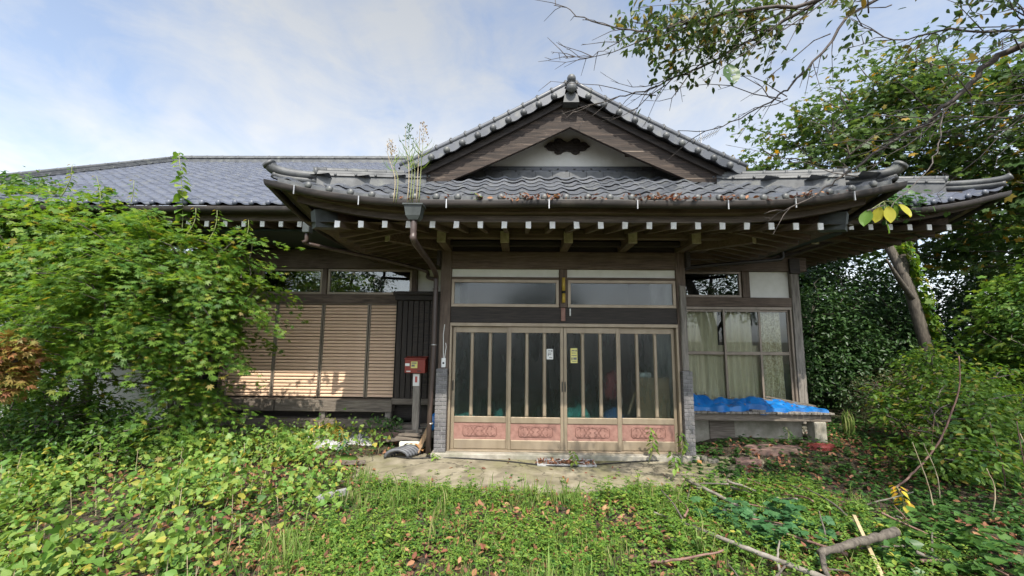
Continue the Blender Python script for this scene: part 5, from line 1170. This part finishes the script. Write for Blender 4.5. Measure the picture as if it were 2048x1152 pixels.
plant('leafy_bush', 'tall leafy thicket closing the right border of the yard', 'bush', [([(8.6, .2, 0), (8.5, .2, 1.0), (8.4, .2, 2.0)], [.05, .04, .02])],
      [(9.3, .5, 1.5, .9, 1.0, 1.2), (10.2, .8, 2.3, 1.2, 1.0, 1.6), (7.9, -.1, .7, .9, .8, .6)], 230, 40, .32, T_OVAL, .10, 'lf_shrub', flat=.3, inner=.25, maxn=160)
plant('leafy_bush', 'sunlit yellow-green bush behind the bank on the right', 'bush', [([(9.4, 1.2, 0), (9.3, 1.2, .9), (9.2, 1.2, 1.8)], [.04, .03, .01])],
      [(10.2, 1.6, 2.3, .9, .8, 1.0), (9.6, 1.2, 1.3, .8, .7, .7)], 120, 40, .30, T_MAPLE5, .10, 'lf_weed', flat=.3, inner=.3)
# cherry tree standing right of the camera, its branches hang into the picture
ch = tag(empty('cherry_tree', (6.6, -4.6, 0)), 'cherry tree whose thin branches hang across the upper right sky', 'tree')
def chp(mb, nm, mt, sm=True): o_ = mb.build(nm, mt, ch, sm); o_.location = (-6.6, 4.6, 0); return o_
chp(MB().tube(smoothpath([(6.6, -4.6, -.1), (6.5, -4.6, 1.2), (6.3, -4.55, 2.4), (6.0, -4.5, 3.4), (5.6, -4.4, 4.2)], 4), list(np.interp(np.linspace(0, 1, 17), [0, .3, 1], [.26, .19, .13])), 12), 'trunk', 'bark_cherry')
A_ = [(5.6, -4.4, 4.2), (4.8, -4.0, 4.32), (4.07, -3.6, 4.23), (3.88, -3.51, 4.13), (3.76, -3.42, 3.96), (3.64, -3.33, 3.84), (3.6, -3.24, 3.76), (3.51, -3.15, 3.73), (3.35, -3.06, 3.61), (3.08, -2.97, 3.42), (2.92, -2.88, 3.29), (2.65, -2.79, 3.13), (2.44, -2.7, 3.11)]
C_ = [(5.6, -4.4, 4.2), (4.4, -3.8, 5.1), (3.07, -3.4, 4.79), (2.68, -3.33, 4.38), (2.41, -3.27, 4.1), (2.32, -3.2, 4.03), (2.1, -3.13, 3.91), (1.82, -3.07, 3.8), (1.5, -3.0, 3.81)]
D_ = [(5.6, -4.4, 4.2), (4.2, -4.1, 5.0), (3.2, -3.9, 4.95), (2.38, -3.6, 4.59), (2.15, -3.52, 4.47), (1.93, -3.44, 4.38), (1.66, -3.29, 4.28), (1.47, -3.21, 4.24), (1.22, -3.13, 4.17), (.93, -3.06, 4.12), (.74, -2.98, 4.1), (.5, -2.9, 4.07)]
E_ = [(5.6, -4.4, 4.2), (4.0, -4.4, 4.7), (2.8, -4.1, 4.6), (2.21, -3.9, 4.36), (1.71, -3.79, 4.38), (1.49, -3.67, 4.41), (1.27, -3.56, 4.43), (.95, -3.44, 4.5), (.71, -3.33, 4.66), (.47, -3.21, 4.87), (.32, -3.1, 5.06)]
H_ = [(5.6, -4.4, 4.2), (4.6, -3.9, 4.35), (3.95, -3.7, 4.28), (3.46, -3.63, 4.34), (3.08, -3.57, 4.3), (2.79, -3.5, 4.54)]
Fb = [(1.03, -3.5, 4.46), (.79, -3.4, 4.37), (.6, -3.3, 4.36), (.38, -3.2, 4.42)]
G_ = [(5.6, -4.4, 4.2), (5.0, -3.6, 3.95), (4.49, -3.2, 3.85), (3.96, -3.25, 3.81), (3.36, -3.3, 3.65)]
I_ = [(3.64, -3.33, 3.84), (3.4, -3.5, 3.43), (2.9, -3.87, 3.06), (2.34, -4.23, 2.72), (1.9, -4.6, 2.50)]
tw = MB(); tips = []
for L, ra, rb in ((A_, .040, .004), (C_, .022, .003), (D_, .026, .003), (E_, .026, .003), (H_, .020, .003), (Fb, .005, .002), (G_, .020, .003), (I_, .006, .002)):
    sp = smoothpath(L, 4); sp = [tuple(np.array(p_)+rng.normal(size=3)*.008) for p_ in sp]
    n_ = len(sp); chp(MB().tube(sp, [ra+(rb-ra)*(i/(n_-1))**.55 for i in range(n_)], 7), 'branch', 'bark_cherry')
    if L is I_: continue
    for i in range(n_//4, n_-1):
        for q_ in range(2):
            if rng.random() < (.5 if sp[i][2] > 4.2 else .16):
                d = nrm_(np.array(sp[i+1])-np.array(sp[i])); s_ = nrm_(np.cross(d, rng.normal(size=3))); ln = rng.uniform(.10, .42)
                e = np.array(sp[i])+(d*.85+s_*.55)*ln+np.array([0, 0, -.05]); mid = np.array(sp[i])+(d*.6+s_*.35)*ln*.5
                tw.tube([sp[i], tuple(mid), tuple(e)], [.0045, .0035, .002], 4, False)
                for t_ in (.5, .8):
                    if rng.random() < .4:
                        b0 = mid+(e-mid)*t_; e2 = b0+nrm_(d+rng.normal(size=3)*.5)*rng.uniform(.04, .11); tw.tube([tuple(b0), tuple(e2)], [.003, .0018], 4, False); tips.append(e2)
                tips.append(e); tips.append(mid)
for k in range(70):
    L = [A_, C_, H_, G_, E_, D_][k % 6]; i = rng.integers(1, max(2, len(L)-4)); p0 = np.array(L[i])+(np.array(L[i+1])-np.array(L[i]))*rng.random()
    dv = nrm_(np.array([-1, rng.normal()*.35, rng.normal()*.45-.05])); ln = rng.uniform(.4, 1.15); pts = [tuple(p0+dv*ln*t+np.array([0, 0, .10*math.sin(t*3+k)])+rng.normal(size=3)*.012) for t in (0, .2, .4, .6, .8, 1)]
    tw.tube(pts, [.006, .005, .0042, .0034, .0026, .0018], 4, False)
    for j in (2, 3, 4, 5):
        if rng.random() < .7: e2 = np.array(pts[j])+nrm_(dv+rng.normal(size=3)*.45)*rng.uniform(.05, .15); tw.tube([pts[j], tuple(e2)], [.003, .0016], 4, False); tips.append(e2)
        tips.append(np.array(pts[j]))
o_ = chp(tw, 'twigs', 'bark_cherry'); o_['kind'] = 'stuff'
tips = np.array(tips)
# leaves: dense on the upper branches, bare on the long low ones
keepp = (tips[:, 2] > 4.15+.1*rng.random(len(tips))) & (tips[:, 0] > .95) & (rng.random(len(tips)) < .55)
src = tips[keepp]
mid_c = np.array([[1.45, -3.5, 4.44], [1.75, -3.45, 4.48], [1.28, -3.4, 4.42], [1.95, -3.5, 4.58], [1.15, -3.4, 4.60], [1.58, -3.4, 4.33]])
ex = mid_c[rng.integers(0, 6, 210)]+rng.normal(size=(210, 3))*np.array([.20, .18, .10])
src = np.concatenate([src, ex]); N = len(src)*5
pos = np.repeat(src, 5, 0)+rng.normal(size=(N, 3))*.045; td = rng.normal(size=(N, 3))*.6+np.array([-.25, 0, -1.0]); nn = rng.normal(size=(N, 3))+np.array([0, -.5, .5])
o_ = scatter('leaves', T_OVAL, pos, nn, rng.uniform(.05, .085, N), 'lf_cherry', ch, td); o_.location = (-6.6, 4.6, 0); o_['kind'] = 'stuff'
# crown above and beside the camera, outside the picture: it shades the right of the yard
o_, c = foliage('crown', [(6.0, -4.6, 5.9, 2.4, 1.7, 1.1), (7.2, -3.2, 5.4, 1.6, 1.6, 1.3), (4.6, -4.9, 6.6, 1.6, 1.2, .7)], 190, 30, .40, T_OVAL, .10, 'lf_cherry', ch, flat=.4, inner=.2, keep=lambda c: ((c[:, 0]-.5)/(c[:, 1]+6.8) > 1.45) | (c[:, 2]-1.84 > 1.12*(c[:, 1]+6.9)))
o_.location = (-6.6, 4.6, 0)
# large leaves hanging near the lens
def big_leaf(p_, sz, mat, label, nn=(0, -1, .25), td=(0.1, 0, -1)):
    V, F = [], []; n_ = 14
    for i in range(n_+1):
        t = i/n_; w_ = .36*math.sin(math.pi*min(1, t*.96+.03))**.75
        for s_ in (-1, -.75, -.5, -.25, 0, .25, .5, .75, 1): V.append((s_*w_, t, .06*abs(s_)-.08*t*t+.015*math.sin(t*20)*abs(s_)))
    F = [(i*9+k, i*9+k+1, (i+1)*9+k+1, (i+1)*9+k) for i in range(n_) for k in range(8)]
    hole = {21, 34, 45, 58, 59, 76, 84, 98} if 'hole' in label else set()
    F = [f for j, f in enumerate(F) if j not in hole]
    o_ = scatter('leaf', (V, F), [p_], [nn], [sz], mat, None, [td]); return tag(o_, label, 'leaf')
big_leaf((1.085, -4.7, 3.265), .125, 'lf_dark', 'single large hole-bitten green leaf hanging against the sky')  # darker than the cherry leaves: its backlit shade is put into the colour
hl = tag(empty('hanging_leaves', (1.86, -4.65, 2.5)), 'cluster of yellow and green leaves hanging near the right eave', 'leaves')
for dx, dz, sz, mt, td in ((-.08, .0, .085, 'lf_weed', (-.5, 0, -1)), (-.03, .02, .08, 'lf_yellow', (-.15, 0, -1)), (.01, .02, .085, 'lf_yellow', (.1, 0, -1)), (.045, .03, .075, 'lf_weed', (.3, 0, -.9)), (.07, .03, .08, 'lf_yellow', (.35, 0, -1)), (.0, -.07, .05, 'lf_weed', (0, 0, -1))):
    V = [(s_*.34*math.sin(math.pi*min(1, t*.96+.03))**.75, t, .10*abs(s_)-.14*t*t) for t in np.linspace(0, 1, 9) for s_ in (-1, -.5, 0, .5, 1)]; F = [(i*5+k, i*5+k+1, (i+1)*5+k+1, (i+1)*5+k) for i in range(8) for k in range(4)]; MB().tube([(0, 0, .05), (dx*.6, 0, dz+.02), (dx, 0, dz)], .0018, 4).build('stalk', 'stem_green', hl); scatter('leaf', (V, F), [(dx, 0, dz)], [(rng.normal()*.7, -1, .3+rng.normal()*.3)], [sz], mt, hl, [td])
MB().tube([(.04, .05, .0), (0.0, 0, .03), (-.09, 0, .0)], .003, 5).build('twig', 'bark_cherry', hl)
# creeper on the right wing's eave
n_ = 420; pos = np.stack([rng.normal(5.75, .30, n_), rng.normal(-.42, .14, n_), rng.normal(3.98, .11, n_)], 1)
tag(scatter('creeper', T_IVY, pos, rng.normal(size=(n_, 3))*.6+(0, -.5, 1), rng.uniform(.05, .09, n_), 'lf_ivy'), 'green creeper growing on the roof edge of right wing', 'creeper')
# trees across the yard, behind the camera; the window glass mirrors them
for k, (x, y, s_, lb) in enumerate(((-11, -17, 1.0, 'tree behind the viewer mirrored in the left upper window'), (-17, -16, 1.1, 'tree behind the viewer mirrored near the far left window'), (13, -18, 1.1, 'tree behind the viewer mirrored in the right upper window'), (2, -26, 1.1, 'tree far behind the viewer facing the entrance doors'))):
    plant('yard_tree', lb, 'tree', [([(x, y, 0), (x+.1, y, 2*s_), (x-.2, y, 4*s_), (x+.3, y, 7*s_)], [.25, .2, .15, .05]), ([(x, y, 2.2), (x+1.2, y, 4.0), (x+2.2, y, 5.6)], [.12, .09, .04]), ([(x, y, 2.0), (x-1.3, y, 3.8), (x-2.4, y, 5.2)], [.12, .09, .04])],
          [(x, y, 5.2*s_, 3.0, 1.6, 2.0), (x+1.8, y, 4.4, 1.8, 1.4, 1.2), (x-1.9, y, 4.2, 1.8, 1.4, 1.2)], 110, 26, .6, T_OVAL, .26, 'lf_dark', group='trees behind the viewer', r0=.06, flat=.3, inner=.3)

# ------------------------------------------------------------------ low growth
def field(n, x0, x1, y0, y1, dens):
    x = rng.uniform(x0, x1, n); y = rng.uniform(y0, y1, n); k = rng.random(n) < dens(x, y); return x[k], y[k]
cover_edge = lambda y: -2.15+.30*np.sin(y*2.3)+.18*np.sin(y*5.1+1)-.12*(y+1.5)
# heart-leaved plants on the left
def hd(x, y): return np.clip((cover_edge(y)-x)/.5, 0, 1)*(.16+.84*np.clip(ff(x, y, 2.4, 4)*2.1+.5, 0, 1))*np.where((x < -4.3) & (y > -.5), .25, 1)
x, y = field(40000, -7.5, -1.6, -4.6, .75, hd)
h = np.abs(rng.normal(.16, .12, len(x)))*(.65+.55*np.clip(ff(x, y, 1.6, 4)+.4, 0, 1.2))+.03; N = len(x)
tag(scatter('heart_leaf_cover', T_HEART, np.stack([x, y, gz(x, y)+h], 1), rng.normal(size=(N, 3))*.75+(.0, -.35, 1), (.024+.060*rng.random(N)**1.6), 'lf_heart', kind='stuff'), 'bright heart-leaved ground cover on the left', 'ground cover')
m = MB(); ii = rng.choice(N, 700, False)
for i in ii: m.tube([(x[i]+rng.normal()*.03, y[i]+rng.normal()*.03, float(gz(x[i], y[i]))-.01), (x[i], y[i], float(gz(x[i], y[i]))+h[i])], .0028, 3, False)
tag(m.build('cover_stems', 'stem_dry'), 'thin tan stems among the heart-leaved plants', 'stems', kind='stuff')
# grass
def gd(x, y):
    d = np.clip((x-cover_edge(y)+.35)/.6, 0, 1)*np.clip((3.0-x)/1.6, .06, 1)*(.12+.88*np.clip(ff(x, y, 2.0, 1)*1.5+.5, 0, 1)); return np.where(on_pad(x, y, -.12), 0.01, d)
x, y = field(1700, -2.8, 4.2, -5.2, -.9, gd); x = np.repeat(x, 30)+rng.normal(0, .045, len(x)*30); y = np.repeat(y, 30)+rng.normal(0, .045, len(y)*30); N = len(x); a = rng.uniform(0, 6.28, N)
tag(scatter('grass', T_GRASS, np.stack([x, y, gz(x, y)-.005], 1), np.stack([np.cos(a), np.sin(a), .25+0*a], 1), rng.uniform(.04, .15, N)*np.where(rng.random(N) < .05, 1.9, 1)*(.7+.8*np.clip(ff(x, y, 3.1, 6)+.3, 0, 1)), 'lf_grass', None, np.stack([np.cos(a)*1.1, np.sin(a)*1.1, 1+0*a], 1)+rng.normal(size=(N, 3))*.15, kind='stuff'), 'uneven green grass in front of the door', 'grass')
# broad-leaved weeds: little rosettes on stems
def weeds(name, label, n, box, dens, size, mat, hmax, tmpl=T_OVAL, tiers=3):
    x, y = field(n, *box, dens); N = len(x); P_, Nn, Td, S_ = [], [], [], []
    hh = rng.uniform(.25, 1, N)**1.4*hmax+.02; z = gz(x, y)
    for t in range(tiers):
        f = (t+1)/tiers; a0 = rng.uniform(0, 6.28, N)
        for w_ in range(4):
            a = a0+w_*1.571+rng.normal(size=N)*.15; s_ = size*rng.uniform(.6, 1.2, N)*(1.1-.45*f); d = np.stack([np.cos(a), np.sin(a), np.zeros(N)], 1)
            P_.append(np.stack([x, y, z+hh*f], 1)+d*s_[:, None]*.12); Nn.append(np.array([[0, 0, 1.]])-d*.1+rng.normal(size=(N, 3))*.25); Td.append(d+np.array([[0, 0, .12]])); S_.append(s_)
    o_ = scatter(name, tmpl, np.concatenate(P_), np.concatenate(Nn), np.concatenate(S_), mat, None, np.concatenate(Td), kind='stuff'); return tag(o_, label, 'weeds')
def wd(x, y): return np.where(on_pad(x, y, -.05), .012, np.clip((x-cover_edge(y)+.4)/.8, 0, 1)*(.28+.72*np.clip(ff(x, y, 2.3, 7)*1.7+.5, 0, 1)))
weeds('weed_cover', 'bright green leafy weeds across the front of the yard', 8200, (-2.6, 3.8, -4.6, -.7), wd, .052, 'lf_weed', .17)
weeds('weed_sprigs', 'darker small-leaved weeds mixed through the grass', 3200, (-2.8, 3.6, -5.2, -.9), lambda x, y: np.where(on_pad(x, y, -.05), .01, .2+.8*np.clip(ff(x, y, 3.3, 12)*1.8+.3, 0, 1)), .036, 'lf_ivy', .10, T_IVY, 2)
weeds('weed_clumps', 'taller bright weeds standing in clumps before the path', 420, (-2.2, 3.4, -4.2, -1.1), lambda x, y: np.where(on_pad(x, y, -.02), 0, np.clip(ff(x, y, 2.6, 21)*2.6-.1, 0, 1)), .085, 'lf_weed', .30, T_OVAL, 4)
weeds('weed_patch', 'low green weeds around the stepping stones', 3300, (2.4, 7.5, -2.6, 2.6), lambda x, y: np.where((x < 5.4) & (y > .62), 0, .30+.7*np.clip(ff(x, y, 2.2, 3)*1.6+.45, 0, 1)), .055, 'lf_ivy', .10, T_IVY, 2)
weeds('shade_cover', 'shaded ground cover below the bushes on the right', 2300, (4.6, 13, -2.5, 6), lambda x, y: .35+.65*np.clip(ff(x, y, 1.8, 9)*1.6+.5, 0, 1), .09, 'lf_ivy', .20, T_OVAL, 2)
weeds('lobed_patch', 'blue-green lobed leaves growing through the cut branches', 130, (1.85, 3.0, -3.0, -2.05), lambda x, y: 1-.85*(((x-2.45)/.45)**2+((y+2.5)/.42)**2 > 1), .095, 'lf_blue', .26, T_IVY, 2)
weeds('round_leaf_patch', 'large round dark green leaves in the lower right', 60, (3.0, 4.3, -3.3, -2.5), lambda x, y: .9+0*x, .12, 'lf_ivy', .30, T_HEART, 2)
weeds('yellow_patch', 'yellow-green leaves in front of the cut branches', 170, (1.0, 3.6, -3.2, -1.7), lambda x, y: .25+.7*np.clip(ff(x, y, 3, 5)*2, 0, 1), .085, 'lf_heart', .22, T_OVAL, 2)
weeds('under_cover', 'small dark leaves filling gaps under the heart-leaved plants', 3000, (-7.5, -1.7, -4.6, .6), lambda x, y: np.clip((cover_edge(y)+.2-x)/.4, 0, 1)*(.4+.6*np.clip(ff(x, y, 3, 15)*1.6+.5, 0, 1)), .045, 'lf_ivy', .10, T_OVAL, 2)
# dead leaves on the soil
def ld(x, y): return np.where(on_pad(x, y, -.1), .03, np.where((x < 5.4) & (x > 2.7) & (y > .6), 0, .25+.75*np.clip(ff(x, y, 1.3, 8)*1.5+.4, 0, 1)*np.where(x > 1.2, 1.3, 1.1)))
x, y = field(30000, -8, 8, -4.8, 2.2, ld); k = ~((x < 2.75) & (x > -6.6) & (y > .95)) & ~((x > -1.35) & (x < 2.8) & (y > -.2)); x, y = x[k], y[k]; N = len(x)
nb = 30000; xb = rng.uniform(-7, 7, nb); yb_ = rng.uniform(-4.6, .6, nb); kb_ = ~on_pad(xb, yb_, -.1) & ~((xb > 2.7) & (yb_ > .5)); xb, yb_ = xb[kb_], yb_[kb_]; nb = len(xb)
tag(scatter('soil_crumbs', T_DRY, np.stack([xb, yb_, gz(xb, yb_)+rng.uniform(.0, .015, nb)], 1), rng.normal(size=(nb, 3))*.8+(0, 0, 1), rng.uniform(.012, .034, nb), 'lf_crumb', kind='stuff'), 'crumbs of bark and dry leaf on the soil', 'litter')
tag(scatter('leaf_litter', T_DRY, np.stack([x, y, gz(x, y)+np.where(on_pad(x, y), .03, rng.uniform(.004, .075, N))], 1), rng.normal(size=(N, 3))*.45+(0, -.1, 1), rng.uniform(.035, .085, N), 'lf_dry', kind='stuff'), 'brown dead leaves scattered over the yard soil', 'dead leaves')
# single plants one can point to
def gp(x, y): return (x, y, float(gz(x, y))-.01)
shoot('tall_weed', 'taller leafy weed standing before the fourth door leaf', (1.98, -.24, .02), (2.0, -.26, .52), 11, .12, 'lf_weed', whorl=3, fromz=.35, tmpl=T_OVAL)
shoot('tall_weed', 'leafy weed standing against the right brick pier', (2.44, -.24, .02), (2.46, -.25, .44), 9, .12, 'lf_weed', whorl=3, fromz=.4, tmpl=T_OVAL)
shoot('tall_weed', 'leafy weed growing at the front edge of boot scraper', (.77, -.56, .02), (.78, -.57, .24), 7, .10, 'lf_weed', whorl=3, fromz=.3, tmpl=T_OVAL)
shoot('tall_weed', 'leafy weed on the pad left of the cut branches', gp(2.02, -1.0), (2.05, -1.0, .36), 7, .13, 'lf_weed', whorl=3, fromz=.5, tmpl=T_OVAL)
shoot('tall_weed', 'small weed sprouting at the foot of the drain pipe', (-1.30, -.25, .02), (-1.3, -.25, .10), 4, .09, 'lf_weed', whorl=3, fromz=.3, tmpl=T_OVAL)
shoot('tall_weed', 'pale leafy weed beside the green basin', gp(-2.72, -.25), (-2.7, -.26, .42), 9, .11, 'lf_blue', whorl=3, fromz=.3, tmpl=T_OVAL)
shoot('yellow_plant', 'pale yellow-leaved seedling in the shade on the right', gp(4.0, -2.1), (4.0, -2.1, .33), 6, .12, 'lf_yellow', whorl=3, fromz=.5, tmpl=T_OVAL)
shoot('tall_weed', 'thin weed at the foot of the bench leg', gp(4.5, .52), (4.52, .5, .40), 6, .08, 'lf_ivy', whorl=3, fromz=.4, tmpl=T_OVAL)
# ferny grass tuft near the corner post
n_ = 60; a = rng.uniform(0, 6.28, n_); tag(scatter('grass_tuft', T_GRASS, np.stack([6.1+rng.normal(size=n_)*.04, 1.2+rng.normal(size=n_)*.04, 0.1+0*a], 1), np.stack([np.cos(a), np.sin(a), .4+0*a], 1), rng.uniform(.3, .5, n_), 'lf_grass', None, np.stack([np.cos(a)*.7, np.sin(a)*.7, 1+0*a], 1)), 'tuft of long grass right of the bench', 'grass tuft')
# cut branches and logs at the lower right
def stick(name, pts, r0, r1, mat, label, group=None, cat='branch'):
    sp = smoothpath(pts, 6); sp = [tuple(np.array(p_)+rng.normal(size=3)*r0*.14) for p_ in sp]; rr = np.linspace(r0, r1, len(sp))*rng.uniform(.88, 1.12, len(sp))
    return thing(MB().tube(sp, list(rr), 8), name, mat, label, cat, group, True)
stick('cut_branch', [(1.62, -2.68, .14), (1.85, -2.95, .13), (2.08, -3.18, .11), (2.40, -3.55, .10)], .016, .024, 'bark_pale', 'long straight pale grey branch lying in the weeds')
lg = tag(empty('log', (2.4, -3.18, .17)), 'thickest brown log with a side stub and sawn end', 'log')
_lp = smoothpath([(0, 0, 0), (.28, .07, .035), (.6, .20, .03), (.85, .27, .06)], 6)
MB().tube([tuple(np.array(q_)+rng.normal(size=3)*.004*(0 < i_ < len(_lp)-2)) for i_, q_ in enumerate(_lp)], [(.027+.009*i_/(len(_lp)-1))*(1+.13*math.sin(i_*2.1)*(i_ < len(_lp)-2)) for i_ in range(len(_lp))], 12).build('bark', 'bark', lg, True)
MB().tube([(.851, .2703, .0605), (.856, .272, .061)], [.036, .034], 10).build('sawn_end', 'cut_wood', lg)
MB().tube([(.02, 0, 0), (-.05, -.12, -.06), (-.08, -.25, -.12)], [.022, .02, .016], 8).build('stub', 'bark', lg, True)
thing(MB().obox((3.2, -2.53, .20), (2.72, -3.42, .03), .026, .022), 'lath', 'cut_wood', 'pale yellow sawn lath leaning among the cut branches', 'lath')
stick('cut_branch', [(2.12, -1.26, .10), (2.22, -1.7, .12), (2.42, -2.25, .08)], .022, .016, 'bark_pale', 'pale crooked branch pointing to the earth pad')
stick('arching_stem', [(4.55, -1.25, -.05), (4.83, -1.2, .06), (5.03, -1.2, .22), (5.36, -1.2, .56), (5.60, -1.2, 1.0), (5.73, -1.2, 1.32), (5.76, -1.2, 1.67)], .015, .006, 'twig_red', 'long reddish bare stem arching up on the right', cat='stem')
for k in range(9):
    x, y = rng.uniform(4.4, 6.0), rng.uniform(-2.2, -.9); stick('dry_stalk', [(x, y, 0), (x+rng.normal()*.06, y, .3), (x+rng.normal()*.12, y, rng.uniform(.5, .95))], .007, .004, 'stem_dry' if k % 2 else 'twig_red', 'thin dry stalk standing on the right bank', 'dry stalks on the right bank', 'stalk')
for k in range(44):
    x, y = rng.uniform(1.1, 4.0), rng.uniform(-3.5, -1.4); a = rng.uniform(-.9, .9)+(math.pi/2 if rng.random() < .35 else .5); L = rng.uniform(.25, .85)
    dx, dy = math.cos(a)*L/2, math.sin(a)*L/2; z = float(gz(x, y))+rng.uniform(.02, .15); t = rng.normal()*.10
    stick('cut_twig', [(x-dx, y-dy, z-t), (x+rng.normal()*.03, y+rng.normal()*.03, z+.02), (x+dx, y+dy, z+t)], rng.uniform(.006, .016), rng.uniform(.004, .008), ['bark_pale', 'bark', 'twig_red'][k % 3], 'thin cut twig lying in the brush pile', 'twigs in the brush pile', 'twig')
